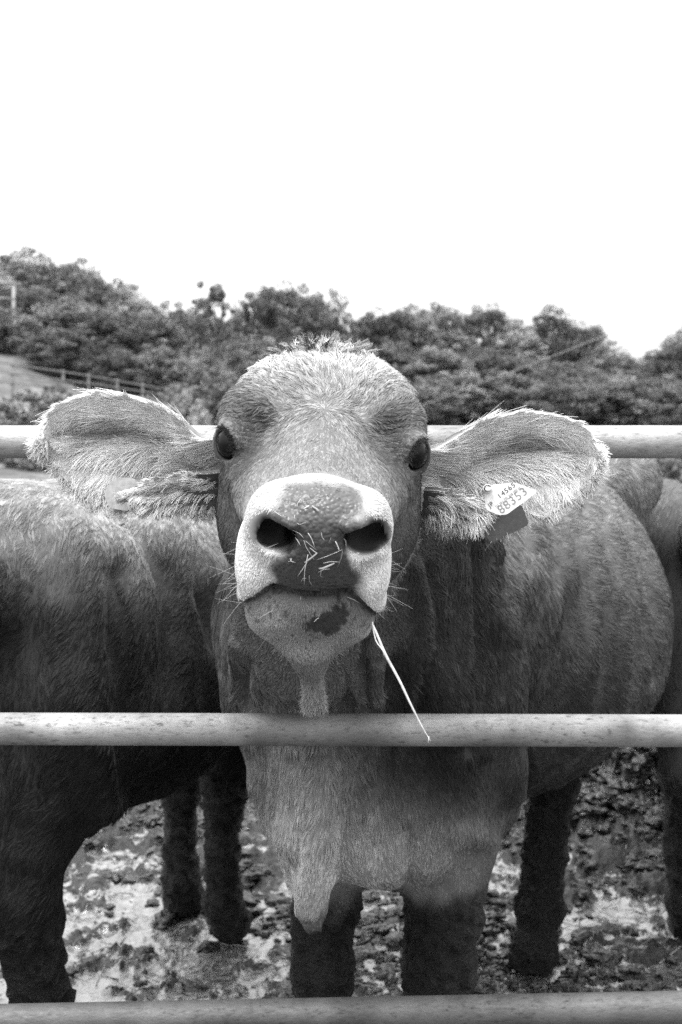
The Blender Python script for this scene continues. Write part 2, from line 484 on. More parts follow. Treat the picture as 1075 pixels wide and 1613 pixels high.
# ------------------------------------------------------------------ pipe fence in front of the cows
def galv_material(name, lo, hi):
    m, n, l, b = mat_new(name)
    tc = n.new('ShaderNodeTexCoord')
    a = nd(n, 'ShaderNodeTexNoise'); a.inputs['Scale'].default_value = 9; a.inputs['Detail'].default_value = 10; a.inputs['Roughness'].default_value = .62
    l.new(tc.outputs['Object'], a.inputs['Vector'])
    base = grey_ramp(n, l, a.outputs['Fac'], [(.32, lo), (.5, (lo + hi) / 2), (.68, hi)])
    # scabs and scratches of old zinc
    c = nd(n, 'ShaderNodeTexNoise'); c.inputs['Scale'].default_value = 130; c.inputs['Detail'].default_value = 8; c.inputs['Roughness'].default_value = .7
    mp = n.new('ShaderNodeMapping'); mp.inputs['Scale'].default_value = (.6, 1.4, 1.4)
    l.new(tc.outputs['Object'], mp.inputs[0]); l.new(mp.outputs[0], c.inputs['Vector'])
    sc = grey_ramp(n, l, c.outputs['Fac'], [(.0, .25), (.35, .32), (.45, .85), (1, 1.0)])
    d = nd(n, 'ShaderNodeTexNoise'); d.inputs['Scale'].default_value = 3.3; d.inputs['Detail'].default_value = 3
    l.new(tc.outputs['Object'], d.inputs['Vector'])
    dm = grey_ramp(n, l, d.outputs['Fac'], [(.36, 0.25), (.58, 1.0)])
    one = nd(n, 'ShaderNodeMix', data_type='RGBA'); one.inputs[6].default_value = (1, 1, 1, 1)
    l.new(dm.outputs[0], one.inputs['Factor']); l.new(sc.outputs[0], one.inputs[7])
    mul = nd(n, 'ShaderNodeMix', data_type='RGBA', blend_type='MULTIPLY'); mul.inputs['Factor'].default_value = 1
    l.new(base.outputs[0], mul.inputs[6]); l.new(one.outputs[2], mul.inputs[7])
    stn_shd = nd(n, 'ShaderNodeAttribute', attribute_name='stain_shade')
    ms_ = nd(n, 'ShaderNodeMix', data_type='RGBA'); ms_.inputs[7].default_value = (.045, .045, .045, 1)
    l.new(stn_shd.outputs['Fac'], ms_.inputs['Factor']); l.new(mul.outputs[2], ms_.inputs[6])
    l.new(ms_.outputs[2], b.inputs['Base Color'])
    b.inputs['Metallic'].default_value = .25
    rr = grey_ramp(n, l, c.outputs['Fac'], [(.3, .75), (.6, .42)])
    l.new(rr.outputs[0], b.inputs['Roughness'])
    bp = n.new('ShaderNodeBump'); bp.inputs['Distance'].default_value = .002; bp.inputs['Strength'].default_value = .6
    l.new(c.outputs['Fac'], bp.inputs['Height']); l.new(bp.outputs[0], b.inputs['Normal'])
    return m
M_GALV = galv_material('old_galvanised_pipe', .16, .42)
M_GALV2 = galv_material('dull_muddy_pipe', .035, .12)

def tube(path, rad, seg=20, caps=True, bumps=0.0):
    """verts, quads of a tube along path (list of points)"""
    path = [Vector(map(float, q)) for q in path]
    V, F = [], []
    if not hasattr(rad, '__len__'): rad = [rad] * len(path)
    up = Vector((0, 0, 1))
    for i, q in enumerate(path):
        t = (path[min(i + 1, len(path) - 1)] - path[max(i - 1, 0)]).normalized()
        if abs(t.dot(up)) > .95: up = Vector((1, 0, 0))
        s = t.cross(up).normalized(); w = s.cross(t).normalized()
        up = w
        for k in range(seg):
            a = 2 * math.pi * k / seg
            V.append(q + (s * math.cos(a) + w * math.sin(a)) * rad[i])
    for i in range(len(path) - 1):
        for k in range(seg):
            F.append((i * seg + k, i * seg + (k + 1) % seg, (i + 1) * seg + (k + 1) % seg, (i + 1) * seg + k))
    if caps:
        F.append(tuple(range(seg))[::-1]); F.append(tuple((len(path) - 1) * seg + k for k in range(seg)))
    return V, F
def merge(parts):
    V, F, o = [], [], 0
    for v, f in parts:
        V += list(v); F += [tuple(i + o for i in q) for q in f]; o += len(v)
    return V, F

RY = 2.0
fence = empty('pipe_fence', (-1.15, RY, 0), 'galvanised steel pipe fence with three horizontal rails across the front of the pen', 'fence')
zt = P(0, 696, RY)[2]; zm1 = P(0, 1148, RY)[2]; zm2 = P(0, 1151, RY)[2]
def rail(zl, zr, r, mat, dy=0):
    n_ = 260
    xs = np.linspace(-1.15, 1.25, n_)
    pth = [(x, RY + dy, zl + (zr - zl) * (x + 0.4886) / .977) for x in xs]
    v, f = tube(pth, r, 28)
    vv = np.array([tuple(q) for q in v]); px_ = 537.5 + vv[:, 0] * FPX / RY
    st = np.zeros(len(vv))
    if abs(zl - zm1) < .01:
        st = 1.25 * sstep(350, 420, px_ + 20 * noise(vv, 30, 2)) * sstep(720, 560, px_ + 30 * noise(vv, 25, 3)) * (.6 + .4 * noise(vv, 18, 4))  # stain and the head's shadow, both painted on the rail under the chin
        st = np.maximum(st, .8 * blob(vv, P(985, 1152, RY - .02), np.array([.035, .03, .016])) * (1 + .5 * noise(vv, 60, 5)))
    return mesh_obj('rail', v, f, mat, fence, attrs={'stain_shade': np.clip(st, 0, 1)})
rail(zt, zt, .0236, M_GALV)
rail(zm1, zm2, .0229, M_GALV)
rb1 = P(0, 1609, RY)[2]; rb2 = P(0, 1588, RY)[2]
rail(rb1, rb2, .0236, M_GALV2)
for x in (-1.15, 1.25):
    v, f = tube([(x, RY + .048, -.3), (x, RY + .048, zt + .08)], .030, 24)
    mesh_obj('post', v, f, M_GALV, fence)

# ------------------------------------------------------------------ cows
def frame(origin, yaw):
    """cow frame: local x = forward, y = to the animal's left, z up. yaw = heading angle of forward from +X"""
    c, s = math.cos(yaw), math.sin(yaw)
    R = np.array([[c, s, 0], [-s, c, 0], [0, 0, 1]])     # rows are local axes
    o = np.array(origin, float)
    return o, R
class Cow:
    def __init__(s, F, origin, yaw, sc=1.0):
        s.F = F; s.o, s.R = frame(origin, yaw); s.s = sc
    def w(s, q): return s.o + s.s * (np.array(q, float) @ s.R)
    def e(s, c, r, k=.04, op='add', tilt=0):
        R = s.R
        if tilt:
            ct, st = math.cos(tilt), math.sin(tilt)
            R = np.array([[ct, 0, st], [0, 1, 0], [-st, 0, ct]]) @ s.R
        s.F.ell(s.w(c), np.array(r) * s.s, R, k, op)
    def c(s, a, b, ra, rb, k=.03, op='add', sc=None):
        if sc: sc = (np.array(sc[0], float) @ s.R, sc[1])
        s.F.cone(s.w(a), s.w(b), ra * s.s, rb * s.s, k, op, sc)

def trunk(C, belly=.36, udder=True):
    C.e((-.38, 0, .84), (.46, .27, .31), .06)
    C.e((-.60, 0, .80), (.42, belly, .32), .07)
    C.c((-.02, 0, 1.10), (-.95, 0, 1.10), .085, .075, .08)
    C.e((-1.02, 0, .98), (.27, .20, .20), .06)
    for sgn in (1, -1):
        C.e((-.80, sgn * .235, 1.075), (.075, .055, .05), .06)          # hook bones
        C.e((-1.27, sgn * .10, 1.02), (.06, .05, .06), .06)             # pin bones
        C.c((-.80, sgn * .23, 1.06), (-.90, sgn * .22, .72), .05, .08, .08)
    for sgn in (1, -1): C.e((-.70, sgn * .31, .98), (.09, .07, .13), .06, 'sub')      # hollow of the flank
    C.c((-1.29, 0, 1.10), (-1.335, 0, 1.0), .035, .025, .03)            # tail
    C.c((-1.335, 0, 1.0), (-1.35, 0, .55), .024, .016, .02)
    C.c((-1.35, 0, .55), (-1.34, 0, .36), .022, .030, .02)
    if udder: C.e((-1.0, 0, .58), (.12, .13, .11), .05)                           # udder

def hind_leg(C, sgn, foot=(-1.10, .145), hock=None, wide=1.0, th=1.15):
    fx, fy = foot; fy *= sgn
    hk = (hock[0], hock[1] * sgn, hock[2]) if hock else (fx - .09, fy, .46)
    C.e((-1.02, sgn * .175, .86), (.20, .11 * wide, .27), .04)
    C.c((-.95, sgn * .19, .74), (hk[0] + .01, hk[1], hk[2] + .06), .095, .052 * th, .06)
    C.c((-1.14, sgn * .15, .80), (hk[0] - .01, hk[1], hk[2] + .1), .10, .045 * th, .06)
    C.e((hk[0], hk[1], hk[2]), (.062 * th, .048 * th, .075), .03)
    C.c(hk, (fx - .01, fy, .13), .046 * th, .042 * th, .03)
    C.e((fx, fy, .12), (.054 * th, .050 * th, .05), .02)
    C.c((fx, fy, .10), (fx + .05, fy, .045), .042, .052, .02)
def fore_leg(C, sgn, foot=(.0, .13), t=1.0):
    fx, fy = foot; fy *= sgn
    C.e((-.02, sgn * .155, .86), (.16, .095, .27), .06)
    C.c((-.03, sgn * .155, .68), (fx, fy, .42), .095, .058 * t, .05)
    C.e((fx + .005, fy, .37), (.055 * t, .055 * t, .07), .03)
    C.c((fx, fy, .33), (fx, fy, .13), .043 * t, .040 * t, .02)
    C.e((fx, fy, .11), (.05 * t, .048 * t, .045), .02)
    C.c((fx, fy, .10), (fx + .04, fy, .045), .042 * t, .052 * t, .02)
def plain_head(C, hx, hz, down=.6):
    """neck and head of a cow whose head is turned away; carried at (hx, hz)"""
    C.e((.08, 0, .80), (.15, .16, .23), .06)
    C.c((0, 0, .95), (hx - .12, 0, hz), .19, .115, .07)
    C.c((.05, 0, .75), (hx - .15, 0, hz - .08), .12, .08, .08)
    tip = (hx + .30 * math.cos(down), 0, hz - .30 * math.sin(down) - .02)
    C.e((hx, 0, hz), (.14, .11, .125), .05, tilt=-down)
    C.c((hx, 0, hz), tip, .10, .068, .05)
    C.e(tip, (.06, .068, .065), .04)
    for sgn in (1, -1):
        C.c((hx - .08, sgn * .10, hz + .02), (hx - .10, sgn * .26, hz + .0), .03, .055, .02, sc=((1, 0, 0), 2.2))
        C.e((hx + .04, sgn * .10, hz + .03), (.035, .02, .03), .02)

def relief(v, n, lines, hide_back=True):
    """raised (+) or sunk (-) folds of skin: (amount, width, depth reference, near, far, [(px, py), ...])"""
    d_ = np.zeros(len(v))
    for amp, w, yr, y0, y1, pts in lines:
        q = catmull([P(px, py, yr) for px, py in pts], 14)[:, [0, 2]]
        best = np.full(len(v), 9.0)
        xz = v[:, [0, 2]] + .012 * noise3(v, 7, 31)[:, [0, 2]]
        for a_, b_ in zip(q[:-1], q[1:]):
            ab = b_ - a_; t = np.clip(((xz - a_) @ ab) / max(ab @ ab, 1e-9), 0, 1)
            best = np.minimum(best, np.linalg.norm(xz - a_ - t[:, None] * ab, axis=1))
        d_ += amp * np.exp(-(best / w) ** 2) * (v[:, 1] > y0) * (v[:, 1] < y1) * (n[:, 1] < .35)
    return d_
def catmull(pts, n):
    pts = np.array(pts, float); m_ = len(pts)
    t = np.linspace(0, m_ - 1, n); i = np.minimum(t.astype(int), m_ - 2); u = (t - i)[:, None]
    g = lambda k: pts[np.clip(i + k, 0, m_ - 1)]
    return .5 * (2 * g(0) + (g(1) - g(-1)) * u + (2 * g(-1) - 5 * g(0) + 4 * g(1) - g(2)) * u ** 2 + (3 * g(0) - g(-1) - 3 * g(1) + g(2)) * u ** 3)
RELIEF_MAIN = [
    (.013, .011, 2.15, 1.95, 2.6, [(640, 880), (652, 980), (640, 1150)]), (-.010, .008, 2.15, 1.95, 2.6, [(662, 880), (675, 1000), (664, 1150)]),
    (.014, .012, 2.2, 1.95, 2.6, [(690, 830), (708, 950), (700, 1150)]), (-.012, .009, 2.2, 1.95, 2.6, [(722, 850), (738, 980), (730, 1170)]),
    (.010, .012, 2.25, 1.95, 2.6, [(748, 850), (765, 980), (762, 1170)]),
    (.024, .026, 2.35, 2.0, 2.75, [(700, 810), (768, 880), (795, 980), (800, 1120), (806, 1230)]),
    (-.022, .020, 2.4, 2.0, 2.9, [(830, 900), (838, 1020), (836, 1180), (845, 1280)]),
    (-.010, .009, 2.15, 1.95, 2.6, [(560, 1180), (545, 1230), (525, 1290)]), (-.008, .008, 2.15, 1.95, 2.6, [(598, 1180), (588, 1230), (560, 1280)]),
    (.012, .013, 2.12, 1.95, 2.4, [(490, 1130), (505, 1230), (488, 1330), (484, 1440)]), (-.012, .013, 2.15, 1.95, 2.4, [(455, 1180), (462, 1270), (462, 1360)]),
    (.010, .010, 2.12, 1.95, 2.4, [(400, 1180), (425, 1270), (452, 1380)]),
    (-.014, .014, 2.2, 1.95, 2.6, [(640, 1310), (650, 1350), (648, 1400)]), (.014, .024, 2.3, 1.95, 2.6, [(735, 1290), (760, 1330), (740, 1400)]),
    (.010, .020, 2.8, 2.55, 3.6, [(868, 860), (900, 1000), (905, 1160)]), (.010, .020, 2.85, 2.55, 3.6, [(912, 850), (948, 980), (955, 1120)]),
    (.010, .018, 2.9, 2.55, 3.6, [(950, 830), (990, 940), (1000, 1080)]), (-.012, .015, 2.9, 2.55, 3.6, [(905, 800), (965, 870), (1000, 960), (1010, 1050)]),
    (.014, .018, 2.95, 2.55, 3.8, [(930, 770), (985, 830), (1022, 930)]),
    (-.014, .012, 2.0, 1.93, 2.2, [(572, 1040), (578, 1080), (574, 1125)]), (.010, .009, 2.0, 1.93, 2.2, [(590, 1050), (596, 1090), (600, 1125)]),
    (-.010, .008, 2.0, 1.93, 2.2, [(395, 1040), (385, 1080), (382, 1125)]), (.008, .008, 2.0, 1.93, 2.2, [(372, 1020), (365, 1070), (360, 1125)]),
    (-.006, .006, 2.0, 1.93, 2.2, [(545, 1050), (548, 1090), (545, 1125)]),
]
RELIEF_LEFT = [
    (.030, .028, 2.5, 2.0, 3.0, [(-60, 790), (30, 798), (105, 822), (145, 872), (163, 960), (168, 1100), (166, 1260)]),
    (-.026, .026, 2.6, 2.0, 3.4, [(190, 900), (200, 1000), (198, 1120), (195, 1220)]),
    (.012, .012, 2.6, 2.0, 3.2, [(176, 1130), (178, 1210), (160, 1275)]),
    (.010, .022, 2.9, 2.5, 3.6, [(240, 830), (262, 950), (262, 1120)]), (.010, .022, 2.95, 2.5, 3.6, [(290, 830), (318, 950), (318, 1100)]),
    (-.012, .03, 2.5, 2.0, 2.8, [(40, 900), (70, 1000), (60, 1150)]), (.012, .03, 2.5, 2.0, 2.8, [(100, 960), (120, 1080), (110, 1250)]),
]
def leg_mud(v, n, top=.42, amp=.012):
    """mask and displacement for caked mud on the lower legs (world z)"""
    m = sstep(top + .035, top - .035, v[:, 2] + .06 * fbm(v, 14, 3, 70) + .05 * fbm(v, 3, 2, 8))
    d = m * (amp * .35 + amp * (fbm(v, 55, 4, 90, .65)) * 1.3 + amp * .8 * fbm(v, 10, 2, 33))
    return m, d

# ---- the cow at the fence: head ----------------------------------------------------------------
O = np.array([-.024, 1.71, 1.2326])
roll, pitch = math.radians(3.2), math.radians(24)
_f = np.array([-.02, -math.cos(pitch), -math.sin(pitch)]); _f /= np.linalg.norm(_f)
_r = np.array([math.cos(roll), 0, -math.sin(roll)]); _r -= _r.dot(_f) * _f; _r /= np.linalg.norm(_r)
_u = np.cross(_f, _r); _u *= np.sign(_u[2])
HR = np.stack([_r, _f, _u])
def H(r, f, u): return O + np.array([r, f, u]) @ HR
def hc(p): return (p - O) @ HR.T

def tilt_frame(a_r=0, a_f=0, a_u=0):
    E = np.array(Euler((a_r, a_f, a_u)).to_matrix())
    return E.T @ HR

def cow_front_prims(F):
    """neck, throat, brisket, forelegs: world coordinates read off the photograph"""
    # neck
    F.cone(H(0, -.13, -.065), (.03, 2.35, .98), .105, .20, .06)
    F.cone(H(0, -.10, -.15), (-.03, 2.16, .93), .085, .12, .06)
    F.ell((-.045, 2.055, .962), (.105, .12, .108), None, .05)
    F.cone((-.142, 2.06, 1.02), (-.138, 2.13, .83), .020, .026, .02)
    F.cone((.020, 1.99, .99), (.045, 2.06, .82), .022, .028, .02)
    F.cone((.085, 2.10, 1.06), (.13, 2.24, .70), .05, .07, .06)
    F.cone((.17, 2.22, 1.08), (.235, 2.33, .72), .055, .08, .07)
    F.cone((-.085, 2.16, .95), (-.060, 2.26, .66), .098, .080, .06)
    # chest
    F.ell((.070, 2.38, .78), (.195, .20, .27), None, .06)
    F.ell((.07, 2.33, .64), (.16, .15, .135), None, .05)
    # brisket keel
    F.cone((-.030, 2.13, .86), (-.045, 2.14, .64), .082, .045, .035)
    F.cone((-.045, 2.14, .64), (-.046, 2.18, .49), .042, .015, .03)
    F.cone((-.050, 2.055, .80), (-.048, 2.13, .52), .016, .012, .03)
    F.cone((-.095, 2.22, .78), (-.055, 2.22, .55), .045, .036, .04)
    # shoulders
    F.ell((.215, 2.46, .84), (.115, .16, .30), None, .035)
    F.ell((.235, 2.42, .655), (.080, .10, .095), None, .04)
    F.ell((-.03, 2.50, .84), (.115, .16, .28), None, .06)
    F.ell((-.03, 2.46, .66), (.075, .10, .10), None, .04)
    # forelegs
    for (x, x2, yy, t_) in ((-.026, -.030, 2.37, .74), (.172, .162, 2.34, .90)):
        F.cone((x + .02, yy + .03, .66), (x, yy, .45), .088 * t_, .064 * t_, .05)
        F.cone((x, yy, .45), (x2, yy - .01, .31), .060 * t_, .054 * t_, .03)
        F.ell((x2, yy - .02, .37), (.056 * t_, .056 * t_, .065), None, .03)
        F.cone((x2, yy, .31), (x2, yy, .12), .045 * t_, .042 * t_, .02)
        F.ell((x2, yy, .11), (.052, .052, .045), None, .02)
        F.cone((x2, yy, .10), (x2 - .01, yy - .045, .045), .044, .052, .02)
    # folds between foreleg and chest
    F.cone((.060, 2.17, .60), (.075, 2.22, .50), .010, .014, .02, 'sub')
    F.cone((.030, 1.96, .96), (.030, 2.04, .80), .006, .010, .012, 'sub')
    F.cone((.02, 2.05, .80), (.02, 2.13, .62), .010, .016, .03, 'sub')
    F.cone((-.115, 1.985, .98), (-.120, 2.04, .83), .005, .008, .012, 'sub')

MC_YAW = math.radians(-90 - 20)           # heading of the cow's body: towards the lens and slightly left
MC_O = (.085, 2.42, 0)
def cow_rear_prims(F):
    C = Cow(F, MC_O, MC_YAW, 1.045)
    trunk(C, .36)
    C.e((-.60, .02, .82), (.42, .36, .33), .06)
    hind_leg(C, 1, (-.92, .055), (-.97, .08, .44), 1.1, 1.08); hind_leg(C, -1, (-1.0, .20), None, 1, 1.1)
    for sg in (1, -1): C.e((-.90, sg * .245, 1.095), (.12, .085, .075), .06)

def head_prims(F):
    e = lambda c, r, k=.02, op='add', R=None: F.ell(H(*c), r, HR if R is None else R, k, op)
    c = lambda a, b_, ra, rb, k=.02, op='add', sc=None: F.cone(H(*a), H(*b_), ra, rb, k, op, sc)
    e((0, -.095, -.030), (.112, .120, .098), .03)               # cranium
    e((0, -.150, -.006), (.078, .065, .068), .05)                # poll
    e((-.054, -.070, .008), (.058, .080, .050), .04); e((.054, -.070, .008), (.058, .080, .050), .04)
    c((0, -.06, .002), (0, .17, .006), .068, .050, .03)          # nasal bone
    for s in (1, -1):
        e((s * .094, -.006, .004), (.027, .050, .038), .03)     # orbit
        e((s * .072, .015, -.075), (.048, .10, .070), .04)      # cheek
        e((s * .072, -.06, -.110), (.048, .10, .075), .04)      # jaw muscle
        c((s * .060, -.03, -.13), (s * .034, .17, -.105), .050, .038, .04)
        c((s * .055, .06, -.02), (s * .040, .20, -.01), .042, .036, .03)
        # hollow in front of the eye, groove down the face
        e((s * .088, .052, .046), (.026, .044, .029), .022, 'sub')
        e((s * .066, .130, .052), (.015, .070, .018), .02, 'sub')
        c((s * .106, .015, -.014), (s * .074, .130, -.022), .014, .012, .02)
        c((s * .098, -.030, .036), (s * .074, .008, .052), .010, .008, .03)
        e((s * .115, .025, -.012), (.014, .020, .012), .02, 'sub')
        # brow ridge and lids
        e((s * .090, -.022, .026), (.024, .040, .024), .035)
    e((0, .015, .085), (.022, .06, .012), .02, 'sub')
    # muzzle
    e((0, .232, .006), (.066, .055, .060), .03)
    e((.005, .250, .032), (.060, .040, .036), .03)
    for s in (1, -1):
        e((s * .055, .232, -.036), (.029, .044, .046), .022)    # upper-lip pad
        e((.005 + s * .050, .246, .026), (.026, .040, .034), .02)      # nostril wing
    e((0, .262, -.008), (.046, .034, .042), .02)                # nose leather
    # chin
    e((0, .222, -.080), (.070, .060, .046), .022)
    for s in (1, -1): e((s * .030, .205, -.088), (.050, .060, .042), .02)
    e((0, .235, -.062), (.050, .052, .034), .02)
    c((0, .20, -.09), (0, .05, -.13), .055, .070, .04)
    # nostrils
    for s in (1, -1):
        Rn = tilt_frame(0, s * .15, s * .35)
        x0 = .0065
        c((x0 + s * .028, .292, .046), (x0 + s * .052, .272, .050), .0070, .0065, .008)   # upper rim
        e((x0 + s * .045, .276, .024), (.0180, .040, .0160), .004, 'sub', Rn)
        e((x0 + s * .055, .266, .033), (.0105, .030, .0125), .006, 'sub', Rn)
        e((x0 + s * .037, .286, .030), (.011, .022, .010), .006, 'sub')
        c((x0 + s * .056, .272, .022), (x0 + s * .066, .262, .010), .007, .004, .010, 'sub')
    # beard of skin under the chin
        b0, b1, b2 = P(488, 1020, 1.54), P(493, 1080, 1.566), P(495, 1115, 1.580)
    F.cone(b0, b1, .028, .0085, .018)
    F.cone(b1, b2, .0085, .0125, .010)

def add_mouth(F):
    """groove along the mouth line and a lower lip set back under the upper one"""
    S, g = F.sl(H(0, .21, -.04) - .12, H(0, .21, -.04) + .12)
    q = [g[i] - np.float32(O[i]) for i in range(3)]
    r, f, u = [HR[j][0] * q[0] + HR[j][1] * q[1] + HR[j][2] * q[2] for j in range(3)]
    um = -.036 - 26.0 * np.maximum(np.abs(r + .002) - .032, 0) ** 2 - (.0 + .35 * np.clip(.23 - f, 0, .1))
    d = F.d[S]
    w = np.clip((f - .10) / .06, 0, 1)
    low = np.clip((um - u) / .010, 0, 1) * np.clip((u - um + .050) / .05, 0, 1)
    d = d + (w * low * .010).astype(np.float32)
    gr = np.maximum(np.abs(u - um + .001) - .0020, -(d + .018 * w))
    m = np.clip(.5 - .5 * (d + gr) / .006, 0, 1)
    F.d[S] = np.where(w > 0, d + (-gr - d) * m + .006 * m * (1 - m), d)

EYES = []
for s_, (px, py) in ((-1, (359, 698)), (1, (656, 715))):
    out = nrm(np.array([s_ * .58, .72, .34]) @ HR)
    cen = P(px, py, 1.672) - out * .018
    EYES.append((s_, cen, out))
def eye_prims(F):
    for s, cen, out in EYES:
        F.ell(cen - out * .001, (.029, .0275, .0275), None, .018)
        # almond opening, long axis along the face
        ax = nrm(np.array([0, .9, .0]) @ HR + np.array([0, 0, -.35]) * 1.0)
        ax = nrm(ax - ax.dot(out) * out); vert = np.cross(out, ax)
        R = np.stack([ax, vert, out])
        F.ell(cen + out * .026, (.0225, .0180, .022), R, .004, 'sub')
        # soft upper lid and crease above it
        up = vert if vert[2] > 0 else -vert
        for t in np.linspace(-.9, .9, 9):
            F.ell(cen + out * (.0220 - .005 * t * t) + ax * .021 * t + up * (.0185 * math.sqrt(max(1 - t * t, 0)) + .001), (.0052, .0052, .0052), None, .005)
        for t in np.linspace(-1, 1, 9):
            t2 = t + .25
            if t2 > 1: continue
            a_ = cen + out * (.0225 - .006 * t * t) + ax * .021 * t + up * (.0150 * math.sqrt(max(1 - t * t, 0)) + .001)
            F.ell(a_, (.0045, .0045, .0045), None, .006)
            b_ = cen + out * .021 + ax * .030 * t + up * (.0275 * math.sqrt(max(1 - t * t * .8, 0)))
            F.ell(b_, (.003, .003, .003), None, .006, 'sub')

FH = Field((-.22, 1.36, .86), (.20, 2.06, 1.42), .0034)
head_prims(FH)
cow_front_prims(FH)
eye_prims(FH)
add_mouth(FH)
hv, hf = FH.mesh()
SPLIT = 2.04
def clip_mesh(v, f, keep):
    kf = keep[f].all(1)
    f = f[kf]
    used = np.zeros(len(v), bool); used[f.ravel()] = True
    idx = np.cumsum(used) - 1
    return v[used], idx[f]
def inhead(v): return (v[:, 1] < SPLIT) & (v[:, 2] > .875) & (v[:, 0] > -.21) & (v[:, 0] < .19)
def inhead2(v): return (v[:, 1] < SPLIT - .012) & (v[:, 2] > .887) & (v[:, 0] > -.20) & (v[:, 0] < .18)
hv, hf = clip_mesh(hv, hf, inhead(hv))
hv = smooth_mesh(hv, hf, 1, .35)
FB = Field((-.45, 1.80, 0), (.85, 3.95, 1.34), .0078)
cow_rear_prims(FB)
cow_front_prims(FB)
for args in ():
    pass
FB.cone(H(0, -.13, -.06), H(0, -.12, -.06), .10, .10, .05)
bv, bf = FB.mesh()
bv, bf = clip_mesh(bv, bf, ~inhead2(bv))

# ---- ears: cupped leaves with real thickness -----------------------------------------------------
def catmull(pts, n):
    pts = np.array(pts, float); m_ = len(pts)
    t = np.linspace(0, m_ - 1, n); i = np.minimum(t.astype(int), m_ - 2); u = (t - i)[:, None]
    g = lambda k: pts[np.clip(i + k, 0, m_ - 1)]
    return .5 * (2 * g(0) + (g(1) - g(-1)) * u + (2 * g(-1) - 5 * g(0) + 4 * g(1) - g(2)) * u ** 2 + (3 * g(0) - g(-1) - 3 * g(1) + g(2)) * u ** 3)
def ear(upper, lower, deep, tmax, seed):
    nu, nt = 70, 44
    U = catmull([P(*q) for q in upper], nu); L = catmull([P(*q) for q in lower], nu)
    t = np.linspace(0, 1, nt)
    s = np.linspace(0, 1, nu)
    prof = (4 * t * (1 - t)) ** .7 * (1 + .55 * np.cos(math.pi * np.clip(t / (2 * tmax), 0, 1)) * 0)
    skew = np.interp(t, [0, tmax, 1], [0, 1, 0]); skew = skew ** 1.4 * np.where(t > tmax, .9 + .1 * t, 1)
    prof = .45 * prof + .55 * skew
    dep = .84 * deep * np.interp(s, [0, .15, .45, .8, 1], [.75, 1, 1, .62, .15])
    G = U[:, None] * (1 - t)[None, :, None] + L[:, None] * t[None, :, None]
    G[:, :, 1] += dep[:, None] * prof[None]
    # a few long ridges inside the cup
    G[:, :, 1] += .004 * np.sin(t * 17 + 2)[None] * np.interp(s, [0, .3, .9, 1], [0, 1, .5, 0])[:, None] * (4 * t * (1 - t))[None]
    flat = G.reshape(-1, 3); flat += .0015 * noise3(flat, 30, seed)
    idx = np.arange(nu * nt).reshape(nu, nt)
    f1 = np.stack([idx[:-1, :-1], idx[1:, :-1], idx[1:, 1:], idx[:-1, 1:]], -1).reshape(-1, 4)
    nn = vnormals(flat, f1)
    if nn[:, 1].mean() > 0: nn = -nn; f1 = f1[:, ::-1]
    th = .0035 + .004 * np.interp(s, [0, .4, 1], [1, .5, 0])[:, None] + .0 * t[None]
    th = np.broadcast_to(th, (nu, nt)).reshape(-1, 1)
    front = flat + nn * th * .5; back = flat - nn * th * .5
    V = np.concatenate([front, back]); M_ = nu * nt
    rim = np.concatenate([idx[0, :], idx[1:, -1], idx[-1, -2::-1], idx[-2:0:-1, 0]])
    rf = np.stack([rim, np.roll(rim, -1), np.roll(rim, -1) + M_, rim + M_], 1)
    F_ = np.concatenate([f1, f1[:, ::-1] + M_, rf])
    sv = np.concatenate([np.repeat(s, nt)] * 2); tv = np.concatenate([np.tile(t, nu)] * 2)
    return V, F_, sv, tv, (G, nn.reshape(nu, nt, 3))
EARL = ear([(352, 690, 1.80), (318, 688, 1.800), (285, 662, 1.795), (240, 634, 1.79), (185, 620, 1.785), (130, 622, 1.785), (90, 640, 1.79), (72, 668, 1.80), (70, 690, 1.81)],
           [(352, 792, 1.84), (322, 800, 1.84), (280, 788, 1.825), (235, 790, 1.815), (190, 794, 1.81), (145, 783, 1.81), (108, 752, 1.81), (80, 718, 1.81), (71, 694, 1.81)], .062, .36, 3)
EARR = ear([(655, 712, 1.80), (690, 704, 1.80), (725, 682, 1.795), (765, 662, 1.79), (815, 650, 1.785), (865, 652, 1.785), (910, 668, 1.79), (934, 694, 1.80), (942, 716, 1.81)],
           [(655, 800, 1.84), (688, 812, 1.84), (725, 822, 1.83), (770, 822, 1.815), (820, 812, 1.81), (868, 798, 1.81), (908, 776, 1.81), (932, 748, 1.81), (943, 722, 1.81)], .055, .40, 4)
# lower lobe folded forward at the root of each ear
LOBL = ear([(350, 742, 1.80), (318, 744, 1.785), (285, 746, 1.775), (250, 752, 1.765), (222, 762, 1.765), (204, 776, 1.77)],
           [(350, 800, 1.82), (318, 805, 1.80), (285, 808, 1.785), (250, 808, 1.775), (218, 800, 1.77), (200, 786, 1.77)], .012, .5, 8)
LOBR = ear([(668, 770, 1.80), (692, 772, 1.79), (720, 778, 1.78), (752, 786, 1.785), (772, 796, 1.79)],
           [(668, 812, 1.82), (692, 822, 1.80), (720, 828, 1.79), (752, 828, 1.79), (776, 812, 1.795)], .010, .5, 9)

# ---- join everything of the animal into one body --------------------------------------------------
def stack(parts):
    V, F_, o = [], [], 0
    for v, f in parts:
        V.append(v); F_.append(f + o); o += len(v)
    return np.concatenate(V), np.concatenate(F_)
parts = [(hv, hf), (bv, bf)] + [(E_[0], E_[1]) for E_ in (EARL, EARR, LOBL, LOBR)]
nH, nB = len(hv), len(bv)
cv, cf = stack(parts)

